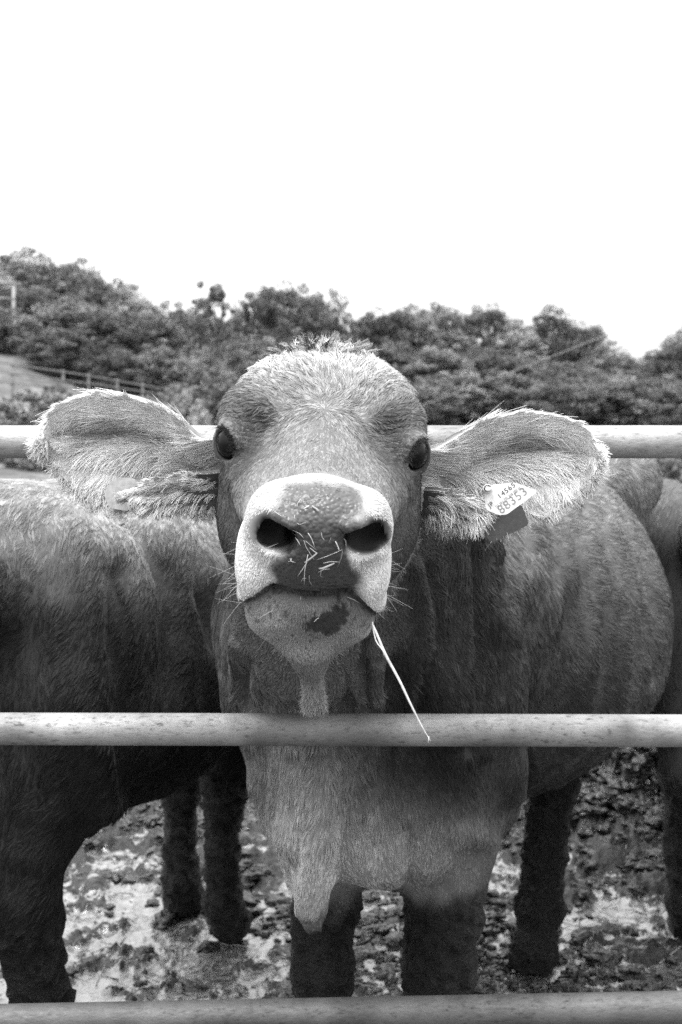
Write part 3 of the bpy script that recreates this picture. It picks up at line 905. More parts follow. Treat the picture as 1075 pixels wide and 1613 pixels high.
um_line = lambda r, f: -.036 - 26.0 * np.maximum(np.abs(r + .002) - .032, 0) ** 2
def is_head(p): return (p[:, 1] < 1.93) & (p[:, 2] > .90)
def pad_mask(p):
    q = hc(p); r, f, u = q.T
    r = r - .004
    half = np.interp(u, [-.04, -.02, .0, .015, .03, .045, .058, .068, .078], [.047, .047, .041, .034, .036, .045, .044, .040, .036])
    edge = sstep(half + .006, half - .006, np.abs(r) + .006 * noise(p, 60, 4))
    top = sstep(um_line(r, f) - .004, um_line(r, f) + .002, u)
    return edge * sstep(.236, .256, f + .012 * fbm(p, 60, 3, 41)) * top * is_head(p)
def main_albedo(p):
    a = np.full(len(p), .055)
    q = hc(p); r, f, u = q.T
    hd = is_head(p)
    # face
    face = .185 + .03 * fbm(p, 22, 3, 12)
    face = face + .30 * 1.0 * np.exp(-((f + .15) / .08) ** 2) * sstep(-.03, .03, u)            # pale poll
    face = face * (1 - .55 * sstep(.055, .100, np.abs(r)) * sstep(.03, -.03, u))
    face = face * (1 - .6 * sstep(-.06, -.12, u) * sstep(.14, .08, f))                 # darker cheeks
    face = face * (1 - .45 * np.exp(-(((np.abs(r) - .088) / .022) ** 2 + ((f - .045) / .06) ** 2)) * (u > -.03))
    # pale ring round the muzzle
    ring = sstep(.170, .205, f + .014 * noise(p, 30, 8) - .35 * np.clip(-u - .03, 0, 1) - .028 * sstep(.015, .045, u)) * sstep(-.088, -.070, u + .006 * noise(p, 40, 3))
    face = face + (np.interp(u, [-.02, .03, .06], [.74, .66, .50]) - face) * ring
    for s_ in (1, -1):                                     # the coat is darker before and under the eyes
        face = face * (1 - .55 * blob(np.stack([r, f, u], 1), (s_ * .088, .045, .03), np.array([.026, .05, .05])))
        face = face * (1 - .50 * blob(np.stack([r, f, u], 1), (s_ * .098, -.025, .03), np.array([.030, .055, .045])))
    face = np.where(u < -.12, .19 + .0 * u, face)
    # below the mouth: grey lip and chin
    low = sstep(.000, -.008, u - um_line(r, f)) * sstep(.12, .18, f)
    chin = .20 + .05 * fbm(p, 60, 4, 66) + .15 * np.exp(-((u + .108) / .018) ** 2) + .10 * np.exp(-(((r + .045) / .02) ** 2 + ((u + .07) / .02) ** 2))
    face = np.where(low > 0, face + (chin - face) * low, face)
    spot = sstep(.7, 1.25, blob(np.stack([r, u, np.zeros_like(r)], 1), (.016, -.073, 0), np.array([.026, .020, 1])) * 1.75 + 1.5 * fbm(p, 60, 4, 6, .75)) * (f > .15)
    face = face * (1 - .80 * spot)
    dots = sstep(.55, .70, noise(p, 210, 19)) * (f > .13) * (u < um_line(r, f))
    face = face * (1 - .6 * dots)
    lip = np.exp(-((u - um_line(r, f) + .005) / .008) ** 2) * sstep(.15, .2, f) * (u < um_line(r, f) + .002)  # shade under the overhanging upper lip, painted into the colour
    face = face * (1 - .80 * lip)
    pm = pad_mask(p)
    face = face + (np.interp(u, [.012, .030, .045, .056], [.038, .042, .050, .075]) - face) * pm
    a = np.where(hd, face, a)
    # throat and neck slightly dark, brisket pale
    throat = blob(p, (-.045, 2.0, .92), np.array([.13, .2, .09]))
    a = np.where(hd, a, a + .05 * throat)
    a = np.where(hd, a, a + .34 * blob(p, P(600, 1350, 2.25), np.array([.15, .25, .09])) + .26 * blob(p, P(470, 1300, 2.15), np.array([.10, .2, .22])))
    a = np.where(hd, a, a - .05 * blob(p, P(690, 1180, 2.25), np.array([.10, .3, .16])))
    a = np.where(hd, a, a * (1 + .30 * fbm(p * [1, 1, .45], 9, 4, 40)))
    # top light painted into the coat: paler topline, darker belly behind
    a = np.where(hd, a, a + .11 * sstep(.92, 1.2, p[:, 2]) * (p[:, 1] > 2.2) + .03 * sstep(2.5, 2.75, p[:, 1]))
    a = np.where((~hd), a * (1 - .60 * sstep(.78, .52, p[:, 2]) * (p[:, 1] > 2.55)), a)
    return np.clip(a, .02, .8)
def main_mud(v, n):
    top = np.where(v[:, 1] > 2.75, .52, np.where(v[:, 0] < .06, .475, .485))
    return leg_mud(v, n, top)
cn = vnormals(cv, cf)
alb = main_albedo(cv)
mud, dm = main_mud(cv, cn)
nk = sstep(1.95, 2.12, cv[:, 1]) * sstep(2.75, 2.5, cv[:, 1]) * sstep(.60, .72, cv[:, 2])
fold = fbm(cv * [1, .35, .22] + .02 * noise3(cv, 5, 61), 22, 2, 62)            # loose upright skin folds of the neck
rib = fbm(cv * [.8, 1.0, .28], 11, 3, 63)
cv = cv + cn * (dm + .034 * fold * nk * (1 - mud) + (.018 * rib * (1 - nk) + .0025 * fbm(cv, 9, 3, 50)) * (cv[:, 1] > 2.15) * (1 - mud) + relief(cv, cn, RELIEF_MAIN) * (cv[:, 1] > 1.93) * (1 - mud))[:, None]
alb = alb * (1 - mud) + (.010 + .007 * fbm(cv, 30, 3, 3)) * mud
e0 = nH + nB
alb[e0:] = .55
alb[e0 + len(EARL[0]) + len(EARR[0]):] = .14
q_ = hc(cv); 
wet = np.zeros(len(cv)); wet[:e0] = pad_mask(cv[:e0])
for s in (1, -1):                                             # inside of the nostrils
    inn = blob(cv, H(.0065 + s * .046, .255, .026), np.array([.026, .040, .024]))
    dk = sstep(.20, .40, inn) * sstep(.290, .280, hc(cv)[:, 1])
    alb = alb * (1 - .93 * dk)
for s, cen, out in EYES:                                      # dark lid rims and sockets
    rg_ = np.linalg.norm(cv - (cen + out * .009), axis=1)
    lt_ = sstep(.0248, .0262, rg_) * sstep(.034, .031, rg_) * (cv[:, 2] > cen[2] - .005)
    alb = alb * (1 - lt_) + .20 * lt_
    dk = sstep(.0250, .0228, np.linalg.norm(cv - (cen + out * .009), axis=1)) * (alb < .5)
    alb = alb * (1 - .85 * dk)
cow = empty('cow', (.0, 2.37, 0), 'cow with pale muzzle and wide hairy ears facing the lens over the middle rail', 'cow')
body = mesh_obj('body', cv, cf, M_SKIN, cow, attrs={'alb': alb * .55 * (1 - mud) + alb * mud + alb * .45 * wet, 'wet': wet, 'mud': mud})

# eyes
m, n, l, b = mat_new('wet_dark_eye')
b.inputs['Base Color'].default_value = (.004, .004, .004, 1); b.inputs['Roughness'].default_value = .03
b.inputs['Specular IOR Level'].default_value = .16
M_EYE = m
def uv_sphere(c, r, nu=28, nv=20):
    V, F_ = [], []
    for i in range(nv + 1):
        for j in range(nu):
            a, t = 2 * math.pi * j / nu, math.pi * i / nv
            V.append(np.array(c) + np.array([math.sin(t) * math.cos(a), math.sin(t) * math.sin(a), math.cos(t)]) * r)
    for i in range(nv):
        for j in range(nu):
            F_.append((i * nu + j, (i + 1) * nu + j, (i + 1) * nu + (j + 1) % nu, i * nu + (j + 1) % nu))
    return V, F_
for s, cen, out in EYES:
    v, f = uv_sphere(cen + out * .0035, .0235)
    mesh_obj('eye', v, f, M_EYE, cow)

# ---- coat of the cow at the fence ------------------------------------------------------------------
SW = H(.016, .040, .066)                     # whorl in the middle of the forehead
def head_flow(p, N):
    q = hc(p); r, f, u = q.T
    d = p - SW + .030 * noise3(p, 14, 81) + .012 * noise3(p, 40, 82)
    along = nrm(np.stack([np.sign(r) * .15 + r * 2.5, np.full(len(r), 1.0), -.35 * np.ones(len(r))], 1)) @ HR      # down the nose
    w = sstep(.07, .15, f)[:, None]
    dd = nrm(d) * (1 - w) + along * w
    back = np.stack([np.zeros(len(r)), -np.ones(len(r)) * 1.0, -np.ones(len(r)) * .9], 1) @ HR
    wb = (sstep(-.02, -.09, u) * sstep(.16, .05, f))[:, None]
    dd = dd * (1 - wb) + back * wb
    wm = sstep(.17, .21, f)[:, None]
    mz = np.stack([r * 6, -.25 + 0 * r, -1 + 0 * r], 1) @ HR
    return dd * (1 - wm) + mz * wm
def eye_clear(p):
    k = np.ones(len(p))
    for s, cen, out in EYES:
        k *= sstep(.0225, .0255, np.linalg.norm(p - (cen + out * .012), axis=1))
    return k
def eye_more(p):
    k = np.ones(len(p))
    for s, cen, out in EYES: k += 2.2 * sstep(.055, .03, np.linalg.norm(p - cen, axis=1))
    return k
def nostril_clear(p):
    k = np.ones(len(p))
    for s in (1, -1):
        k *= 1 - sstep(.30, .42, blob(p, H(.0065 + s * .048, .268, .027), np.array([.027, .045, .0225])))
    return k
def head_len(p, N):
    f, u = hc(p)[:, 1], hc(p)[:, 2]
    L = np.interp(f, [-.25, -.14, -.06, .02, .10, .17, .22, .3], [.030, .026, .017, .009, .0050, .0045, .0035, .0030])
    for s, cen, out in EYES:
        L = L * (.30 + .70 * sstep(.024, .048, np.linalg.norm(p - (cen + out * .012), axis=1)))
    return np.where(is_head(p) & (f > -.23), L, .0065)
def head_lift(p, N):
    f = hc(p)[:, 1]
    return np.interp(f, [-.25, -.1, .0, .1, .3], [.50, .32, .20, .14, .22])
def head_pull(p, N):
    return np.where(is_head(p), np.interp(hc(p)[:, 1], [-.1, 0, .08, .16, .22], [.8, .75, .50, .35, .22]), .6)
hv = cv[:nH]; bv = cv[nH:nH + nB]                # the coat grows on the finished hide
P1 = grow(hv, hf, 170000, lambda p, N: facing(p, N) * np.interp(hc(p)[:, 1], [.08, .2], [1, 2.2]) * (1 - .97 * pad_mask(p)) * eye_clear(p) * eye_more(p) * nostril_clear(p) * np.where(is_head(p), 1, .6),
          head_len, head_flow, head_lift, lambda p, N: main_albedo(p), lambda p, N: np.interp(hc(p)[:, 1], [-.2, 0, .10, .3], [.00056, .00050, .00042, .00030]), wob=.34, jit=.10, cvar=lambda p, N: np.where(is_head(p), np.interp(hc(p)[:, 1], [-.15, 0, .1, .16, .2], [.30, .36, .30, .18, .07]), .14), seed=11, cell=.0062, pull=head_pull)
C_BODY = Cow(None, MC_O, MC_YAW)
def body_flow(p, N):
    back = np.array([-1.0, 0, -.75]) @ C_BODY.R
    d = np.tile(back, (len(p), 1))
    front = (p[:, 1] < 2.55)[:, None]
    dn = np.stack([.25 * np.sign(p[:, 0] - .0) + 0 * p[:, 0], .3 + 0 * p[:, 0], -1 + 0 * p[:, 0]], 1)
    return np.where(front, dn, d) + .45 * noise3(p, 6, 14)
def body_dens(p, N):
    mud = main_mud(p, N)[0]
    return facing(p, N) * (1 - .95 * mud) * np.where((p[:, 1] > 1.9) | (p[:, 2] < .9), 1, .2)
def coat_albedo(p, N):
    mu = main_mud(p, N)[0]
    return main_albedo(p) * (1 - mu) + .016 * mu
P2 = grow(bv, bf, 260000, body_dens, lambda p, N: .005 + .010 * sstep(.50, .68, p[:, 2]), body_flow, const(.13), coat_albedo,
          lambda p, N: .00060 + 0 * p[:, 0], wob=.30, jit=.08, seed=12, cell=.0120, pull=lambda p, N: np.where((p[:, 2] < .78) & (p[:, 1] < 2.62), .25, .55), cvar=lambda p, N: np.where((p[:, 2] < .78) & (p[:, 1] < 2.62), .16, .36))

def ear_fur(E_, n, seed, alb_, rootx, lens=(.022, .044), inner=1.0):
    V, F_, sv, tv, (G, nn) = E_
    r = np.random.default_rng(seed)
    nu, nt = nn.shape[:2]
    tipdir = nrm((G[-1].mean(0) - G[0].mean(0)))
    out = []
    s = r.random(n) ** .9; t = r.random(n); edge = r.random(n) < .38
    t = np.where(edge, np.where(r.random(n) < .5, r.random(n) ** 2 * .10, 1 - r.random(n) ** 2 * .10), t)
    i = np.clip((s * (nu - 1)), 0, nu - 1.001); j = np.clip(t * (nt - 1), 0, nt - 1.001)
    i0 = i.astype(int); j0 = j.astype(int); fi = (i - i0)[:, None]; fj = (j - j0)[:, None]
    g = lambda A: (A[i0, j0] * (1 - fi) * (1 - fj) + A[i0 + 1, j0] * fi * (1 - fj) + A[i0, j0 + 1] * (1 - fi) * fj + A[i0 + 1, j0 + 1] * fi * fj)
    Gr = G.reshape(nu, nt, 3)
    p = g(Gr); N = g(nn)
    acr = nrm(g(np.gradient(Gr, axis=1)))              # towards the lower edge
    alo = nrm(g(np.gradient(Gr, axis=0)))              # towards the tip
    c = (t - .40) * 2
    up = sstep(-.1, -.9, c)[:, None]; lo = sstep(-.05, .6, c)[:, None]
    d = alo * (1.0 - .5 * lo) + acr * (lo * .9) + acr * up * np.where(edge, -.55, .25)[:, None] * np.interp(s, [0, .5, 1], [.25, .6, 1])[:, None]
    backside = (r.random(n) < .15) & (~edge)
    N = np.where(backside[:, None], -N, N)
    d = nrm(d + .38 * noise3(p, 22, seed) + .10 * noise3(p, 60, seed + 1) + .04 * r.normal(size=(n, 3)))
    d = nrm(d - (d * N).sum(1, keepdims=True) * N * .8)
    L = r.uniform(*lens, n) * np.interp(s, [0, .5, 1], [1.1, 1.0, .5]) * np.where(edge, .42, 1) * np.where(t > .8, .7, 1) * (1 + .3 * noise(p, 50, 4))
    lf = np.where(edge, .12, .20) * (.5 + r.random(n)) * np.interp(np.abs(c), [0, .5, 1.2], [1.2, .9, .4])
    K = 5; ts = np.linspace(0, 1, K); cu = .22 * r.normal(size=n); side = np.cross(N, d)
    pts = np.empty((n, K, 3))
    for k, q in enumerate(ts):
        pts[:, k] = p + N * .002 + (d * q + N * (lf * (q - .55 * q * q))[:, None] + side * (cu * q * q)[:, None]) * L[:, None]
        pts[:, k, 2] -= .10 * L * q * q
    cell = .014
    ci = np.floor((p + .6 * cell * noise3(p, 50, seed)) / cell).astype(np.int64)
    jt = np.stack([_h(ci[:, 0] + 7 * k_, ci[:, 1] + 3 * k_, ci[:, 2] - 5 * k_) for k_ in range(5)], 1)
    off = (ci + .15 + .7 * jt[:, :3]) * cell - p; off = off - (off * N).sum(1, keepdims=True) * N
    sidew = (jt[:, 3] - .5)[:, None] * side * L[:, None] * .35
    for k, q in enumerate(ts): pts[:, k] += (off * .75 + sidew) * (q ** 1.3)
    rad = (.00050 * (.7 + .6 * r.random(n)))[:, None] * np.array([1 - .7 * q for q in ts])[None]
    alb_ = alb_ * np.exp(.5 * (jt[:, 4] - .5))
    hollow_shade = 1.0 * np.exp(-(((t - .33) / .12) ** 2 + ((s - .50) / .22) ** 2))  # shade of the ear's hollow painted into the hair colour
    A = alb_ * np.exp(.16 * r.normal(size=n)) * (1 - .68 * hollow_shade) * np.interp(t, [0, .14, .24, .55, .75, 1], [1.15, 1.25, 1.05, 1.15, .68, .50])
    L = np.where(backside, L * .5, L)
    return pts, rad, np.clip(A * (1 + .2 * noise(p, 60, 9)), .02, .85)
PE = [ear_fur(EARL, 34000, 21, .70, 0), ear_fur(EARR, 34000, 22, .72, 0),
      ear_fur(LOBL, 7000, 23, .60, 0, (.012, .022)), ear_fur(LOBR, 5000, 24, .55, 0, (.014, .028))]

def strands(roots, dirs, L, w, a, droop=.1, curl=.15, K=6, seed=5):
    r = np.random.default_rng(seed); n_ = len(roots)
    L = np.broadcast_to(L, (n_,)); ts = np.linspace(0, 1, K)
    sd = nrm(np.cross(dirs, r.normal(size=(n_, 3))))
    cu = curl * r.normal(size=n_)
    pts = np.stack([roots + (dirs * q + sd * (cu * q * q)[:, None]) * L[:, None] - np.array([0, 0, 1]) * (droop * L * q * q)[:, None] for q in ts], 1)
    rad = np.broadcast_to(w, (n_,))[:, None] * np.array([1 - .8 * q for q in ts])[None]
    return pts, rad, np.broadcast_to(a, (n_,)).copy()
rr_ = np.random.default_rng(31)
PW = []
# whiskers on the lips and chin
for s in (1, -1):
    k = 18
    rt = np.array([H(s * (.066 + .010 * a_), .215 + .04 * b_, -.005 - .075 * c_) for a_, b_, c_ in rr_.random((k, 3))])
    dr = nrm(np.array([s, .25, -.15]) @ HR + .35 * rr_.normal(size=(k, 3)))
    PW.append(strands(rt, dr, rr_.uniform(.018, .042, k), .00020, .45, .05, .06, seed=40 + s))
k = 60
rt = np.array([H(.10 * (a_ - .5), .265 - .02 * b_, -.055 - .055 * c_) for a_, b_, c_ in rr_.random((k, 3))])
dr = nrm(np.array([0, .6, -.75]) @ HR + .4 * rr_.normal(size=(k, 3)))
PW.append(strands(rt, dr, rr_.uniform(.010, .028, k), .00018, .30, .2, .2, seed=44))
# lashes
for s, cen, out in EYES:
    k = 170
    ax = nrm(np.array([0, .9, 0]) @ HR + np.array([0, 0, -.35])); ax = nrm(ax - ax.dot(out) * out)
    vt = np.cross(out, ax); vt = vt if vt[2] > 0 else -vt
    t_ = rr_.uniform(-1, .75, k)
    rt = cen + out * .0235 + ax * (.021 * t_)[:, None] + vt * (.0155 * np.sqrt(1 - t_ ** 2))[:, None]
    dr = nrm(out + .25 * vt + .18 * rr_.normal(size=(k, 3)) + np.array([0, -.2, -.45]))
    PW.append(strands(rt, dr, rr_.uniform(.012, .022, k), .00036, .03, -.10, .12, seed=50 + s))
# tousled dark tuft on the poll
k = 1700
top_ = hv[is_head(hv) & (hv[:, 2] > 1.352)]
rt = top_[rr_.integers(0, len(top_), k)]
th_ = (rt - top_.mean(0)) / .04
dr = nrm(np.array([0, .25, .55]) + .35 * rr_.normal(size=(k, 3)) + .9 * noise3(rt, 45, 91) + (th_[:, :1] * .8) * _r)
PW.append(strands(rt, dr, rr_.uniform(.010, .030, k), .00036, rr_.uniform(.02, 1, k) ** 2 * .5 + .02, .3, .3, seed=60))
# stiff wet locks standing up between the ears
for q_ in range(70):
    b_ = top_[rr_.integers(0, len(top_))]; side_ = np.clip((b_[0] - top_[:, 0].mean()) / .05, -1, 1)
    d_ = nrm(np.array([side_ * .9 + .35 * rr_.normal(), -.15 + .3 * rr_.normal(), .55 + .2 * rr_.random()])); l_ = rr_.uniform(.014, .034)
    nn_ = 22; rt = b_ + rr_.normal(size=(nn_, 3)) * np.array([.004, .004, .001])
    tip = b_ + d_ * l_; dr = tip - rt; ll = np.linalg.norm(dr, axis=1)
    PW.append(strands(rt, dr / ll[:, None], ll * rr_.uniform(.85, 1.1, nn_), .00040, (.05 if q_ % 3 == 0 else .30) * (.8 + .4 * rr_.random()), .25, .05, seed=300 + q_))
# beard tuft
k = 2600
t_ = rr_.random(k); a0 = P(493, 1060, 1.56); a1 = P(495, 1116, 1.58)
an = rr_.uniform(0, 6.28, k)
rad_ = (.0095 + .003 * t_)[:, None] * np.stack([np.cos(an), np.sin(an), 0 * an], 1)
rt = a0 + (a1 - a0) * t_[:, None] + rad_
dr = nrm(rad_ / .03 * .7 + np.array([0, 0, -1.0]) + .3 * rr_.normal(size=(k, 3)))
PW.append(strands(rt, dr, rr_.uniform(.004, .009, k), .00024, rr_.uniform(.13, .34, k), .1, .2, seed=61))
def cat_strands(name, L_, parent):
    """strands of equal point count go into one coat object"""
    K = max(x[0].shape[1] for x in L_)
    PP, RR, AA = [], [], []
    for p_, r_, a_ in L_:
        if p_.shape[1] != K:
            t0 = np.linspace(0, 1, p_.shape[1]); t1 = np.linspace(0, 1, K)
            ix = np.clip(np.searchsorted(t0, t1) - 1, 0, len(t0) - 2); w = ((t1 - t0[ix]) / (t0[ix + 1] - t0[ix]))
            p_ = p_[:, ix] * (1 - w)[None, :, None] + p_[:, ix + 1] * w[None, :, None]
            r_ = r_[:, ix] * (1 - w) + r_[:, ix + 1] * w
        PP.append(p_); RR.append(r_); AA.append(a_)
    return curves_obj(name, np.concatenate(PP), np.concatenate(RR), M_FUR, parent, {'alb': np.concatenate(AA)})
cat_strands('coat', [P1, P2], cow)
cat_strands('ear_hair', PE, cow)
cat_strands('whiskers', PW, cow)

# ------------------------------------------------------------------ the other two cows
def other_cow(origin, yaw, sc, label, lo, hi, h, nfur, albf, lines=(), hx=.55, hz=.95, down=.6, belly=.35, mudtop=.42, name='cow', feet=((.0, .13), (.0, .13)), leg=1.0, hf=(-1.10, .145), hth=1.1):
    F = Field(lo, hi, h)
    C = Cow(F, origin, yaw, sc)
    trunk(C, belly, False)
    for s in (1, -1): hind_leg(C, s, hf, th=hth); fore_leg(C, s, feet[0 if s > 0 else 1], leg)
    plain_head(C, hx, hz, down)
    # flank fold from stifle to belly
    for s in (1, -1):
        C.c((-.86, s * .25, .84), (-.88, s * .22, .69), .03, .03, .05)
    v, f = F.mesh()
    nn_ = vnormals(v, f)
    mud, dmm = leg_mud(v, nn_, mudtop)
    v = v + nn_ * (dmm + .008 * fbm(v * [.8, 1, .4], 9, 3, 50) + relief(v, nn_, lines) * (1 - mud))[:, None]
    a = albf(v) ; am = a * .6 * (1 - mud) + .009 * mud
    root = empty(name, origin, label, 'cow')
    mesh_obj('body', v, f, M_SKIN, root, attrs={'alb': am, 'wet': 0 * a, 'mud': mud})
    bk = np.array([-1.0, 0, -.9]) @ C.R
    g = grow(v, f, nfur, lambda p, N: facing(p, N) * (1 - leg_mud(p, N, mudtop)[0]) * np.where(p[:, 1] < 3.6, 1, .5), const(.017),
             lambda p, N: np.tile(bk, (len(p), 1)) + .5 * noise3(p, 5, 15), const(.14), lambda p, N: albf(p), lambda p, N: .00068 + 0 * p[:, 0], wob=.32, jit=.08, seed=77, cell=.0125, pull=.55, cvar=.36)
    curves_obj('coat', g[0], g[1], M_FUR, root, {'alb': g[2]})
    return root
def alb_left(p):
    a = .016 + .19 * sstep(.90, 1.12, p[:, 2]) * sstep(2.2, 2.7, p[:, 1]) + .09 * sstep(1.02, 1.14, p[:, 2]) - .004 * sstep(.8, .55, p[:, 2])  # highlight along the back and shaded lower half painted into the coat
    a = a * (1 + .32 * fbm(p * [1, 1, .5], 8, 4, 44))
    a = a - .02 * sstep(.5, .75, blob(p, (-.21, 2.95, .86), np.array([.17, .6, .15])))
    return np.clip(a, .008, .6)
def alb_right(p):
    return np.clip(.03 + .10 * sstep(.95, 1.15, p[:, 2]), .03, .5)  # lit back painted as a paler coat
LC_YAW = math.radians(90 - 17)
other_cow((-.335, 3.55, 0), LC_YAW, .97, 'darker cow at the left behind the rails, hindquarters towards the lens', (-1.25, 2.1, 0), (.55, 4.6, 1.3), .010, 170000, alb_left, RELIEF_LEFT, feet=((.025, .095), (-.11, .083)), leg=1.0, hf=(-1.08, .130), hth=1.15)
other_cow((1.36, 4.40, 0), math.radians(70), 1.0, 'cow at the right edge, mostly cut off, standing behind the brown cow', (.7, 2.9, 0), (2.4, 5.6, 1.35), .018, 40000, alb_right)

# ------------------------------------------------------------------ ear tags and straw
def plate(pts2, th, nrm_dir, roundr=.0):
    """extruded polygon: pts2 world points (planar), thickness along nrm_dir"""
    n_ = len(pts2); a = [np.array(q) for q in pts2]; d = np.array(nrm_dir) * th
    V = a + [q + d for q in a]
    F_ = [tuple(range(n_)), tuple(range(n_, 2 * n_))[::-1]] + [(i, i + n_, (i + 1) % n_ + n_, (i + 1) % n_) for i in range(n_)]
    return V, F_
def flat_mat(name, v, rough=.4, spec=.5):
    m, n, l, b = mat_new(name)
    tc = n.new('ShaderNodeTexCoord'); a = nd(n, 'ShaderNodeTexNoise'); a.inputs['Scale'].default_value = 160; a.inputs['Detail'].default_value = 6
    l.new(tc.outputs['Object'], a.inputs['Vector'])
    r = grey_ramp(n, l, a.outputs['Fac'], [(.3, v * .72), (.6, v * 1.05)]); l.new(r.outputs[0], b.inputs['Base Color'])
    b.inputs['Roughness'].default_value = rough; b.inputs['Specular IOR Level'].default_value = spec
    return m
M_TAG = flat_mat('white_plastic', .70, .35)
M_TAGP = flat_mat('yellowed_plastic', .36, .5)
M_TAGD = flat_mat('grubby_dark_plastic', .05, .5)
M_INK = flat_mat('black_ink', .05, .5)
M_INK2 = flat_mat('worn_grey_ink', .22, .5)
M_STRAW = flat_mat('pale_straw', .50, .6, .3)
M_STRAW2 = flat_mat('dull_straw', .30, .6, .3)

def round_poly(pts, r, k=5):
    out = []
    pts = [np.array(q, float) for q in pts]; n_ = len(pts)
    for i in range(n_):
        a, b_, c_ = pts[i - 1], pts[i], pts[(i + 1) % n_]
        u1 = nrm(a - b_); u2 = nrm(c_ - b_)
        rr = min(r, .45 * np.linalg.norm(a - b_), .45 * np.linalg.norm(c_ - b_))
        for t in np.linspace(0, 1, k):
            s_ = b_ + u1 * rr; e_ = b_ + u2 * rr
            out.append((1 - t) ** 2 * s_ + 2 * t * (1 - t) * b_ + t * t * e_)
    return out
TY = 1.735
tag_px = [(763, 776), (772, 764), (812, 760), (846, 773), (843, 778), (798, 811), (785, 811), (766, 803)]
root_t = P(775, 775, TY)
eartag = empty('ear_tag', root_t, 'white printed tag with black numbers hanging in the right ear', 'ear tag')
tpts = round_poly([P(px, py, TY) for px, py in tag_px], .004)
v, f = plate(tpts, .0018, (0, 1, 0))
mesh_obj('plate', v, f, M_TAG, eartag, smooth=False)
def cyl(a, b_, ra, rb, seg=24):
    return tube([a, a + (b_ - a) * .5, b_], [ra, (ra + rb) / 2, rb], seg)
ca = P(769, 773, TY - .001)
v, f = merge([cyl(ca + np.array([0, .012, 0]), ca + np.array([-.001, -.006, .003]), .0062, .0055), cyl(ca + np.array([-.001, -.0061, .003]), ca + np.array([-.0012, -.0075, .0034]), .0044, .0040)])
mesh_obj('stud', v, f, M_TAG, eartag)
v, f = tube([ca + np.array([-.0012, -.0078, .0034]) + np.array([math.cos(t), 0, math.sin(t) * .9]) * .0042 for t in np.linspace(.5, 5.4, 22)], .0007, 8)
mesh_obj('stud_ring', v, f, M_INK, eartag)
# printed lettering, solid letters on the plate
ang = math.atan2(811 - 773, 846 - 798)            # the print runs along the lower right edge
ex = nrm(P(846, 773, TY) - P(798, 811, TY)); ez = np.cross(ex, [0, 1, 0]) * 1.0
if ez[2] < 0: ez = -ez
def letters(txt, at, size, mat, name, sx=1.0):
    cu = bpy.data.curves.new(name, 'FONT'); cu.body = txt; cu.size = size; cu.extrude = .00008; cu.space_character = 1.12
    o = bpy.data.objects.new(name, cu); COL.objects.link(o)
    M3 = Matrix(((ex[0] * sx, ez[0], 0), (0, 0, -1), (ex[2] * sx, ez[2], 0)))
    o.matrix_world = Matrix.Translation(Vector(at)) @ M3.to_4x4()
    bpy.context.view_layer.update()
    me = bpy.data.meshes.new_from_object(o.evaluated_get(bpy.context.evaluated_depsgraph_get()))
    M4 = o.matrix_world.copy(); bpy.data.objects.remove(o)
    me.transform(M4); me.transform(Matrix.Translation(-Vector(root_t)))
    me.materials.clear(); me.materials.append(mat)
    q = bpy.data.objects.new(name, me); COL.objects.link(q); q.parent = eartag
    return q
YF = TY - .0003
letters('88353', P(790, 810, YF), .0150, M_INK2, 'large_number', 1.05)
letters('JP', P(772, 800, YF), .0080, M_INK, 'country_code')
letters('14565', P(787, 786, YF), .0088, M_INK, 'small_number', 1.1)
bars = []
for k in range(26):
    a0 = P(783, 800, YF) + ex * (.0015 * k)
    w = .00035 * (1 + (k * 7 % 3) * .45)
    pts = [a0, a0 + ex * w, a0 + ex * w + ez * .0036, a0 + ez * .0036]
    if k % 5 != 3: bars.append(plate(pts, .00008, (0, -1, 0)))
v, f = merge(bars); mesh_obj('barcode', v, f, M_INK2, eartag, smooth=False)
# its dark counter plate behind the ear
bpx = [(757, 820), (770, 800), (826, 806), (834, 824), (828, 833), (776, 855)]
v, f = plate(round_poly([P(*q, 1.79) for q in [(755, 822), (750, 795), (822, 795), (834, 826), (773, 856)]], .004), .002, (0, 1, 0))
back_t = empty('ear_tag', P(795, 825, 1.79), 'dark grubby blank tag plate sticking out below the right ear', 'ear tag')
mesh_obj('plate', v, f, M_TAGD, back_t, smooth=False)
v, f = cyl(P(775, 785, 1.79), P(775, 785, 1.80), .004, .004); mesh_obj('pin', v, f, M_TAGD, back_t)
lt = empty('ear_tag', P(195, 775, 1.79), 'pale blank tag plate tucked behind the lobe of the left ear', 'ear tag')
v, f = plate(round_poly([P(*q, 1.79) for q in [(163, 778), (178, 753), (212, 752), (230, 775), (205, 806), (172, 800)]], .009), .002, (0, 1, 0))
mesh_obj('plate', v, f, M_TAGP, lt, smooth=False)
v, f = cyl(P(212, 775, 1.79), P(212, 775, 1.825), .004, .004); mesh_obj('pin', v, f, M_TAGP, lt)

# straw stalk hanging out of the mouth
sp = [(588, 985, 1.482), (596, 1004, 1.474), (608, 1032, 1.468), (630, 1073, 1.464), (650, 1115, 1.462), (667, 1148, 1.462), (679, 1168, 1.463)]
stp = catmull([P(*q) for q in sp], 26)
v1, f1 = tube(stp, [.0005 + .0010 * math.sin(math.pi * min(1, (i + 3) / 26) ** .8) for i in range(26)], 8)
v2, f2 = tube(catmull([P(587, 980, 1.484), P(592, 1008, 1.4735), P(603, 1024, 1.4665), P(606, 1033, 1.467)], 10), .0008, 6)
v3, f3 = tube([P(676, 1160, 1.462), P(675, 1170, 1.461)], .0005, 6)
v, f = merge([(v1, f1), (v2, f2), (v3, f3)])
tag(mesh_obj('straw_stalk', v, f, M_STRAW), 'long pale straw stalk hanging from the corner of the cow mouth over the rail', 'straw')

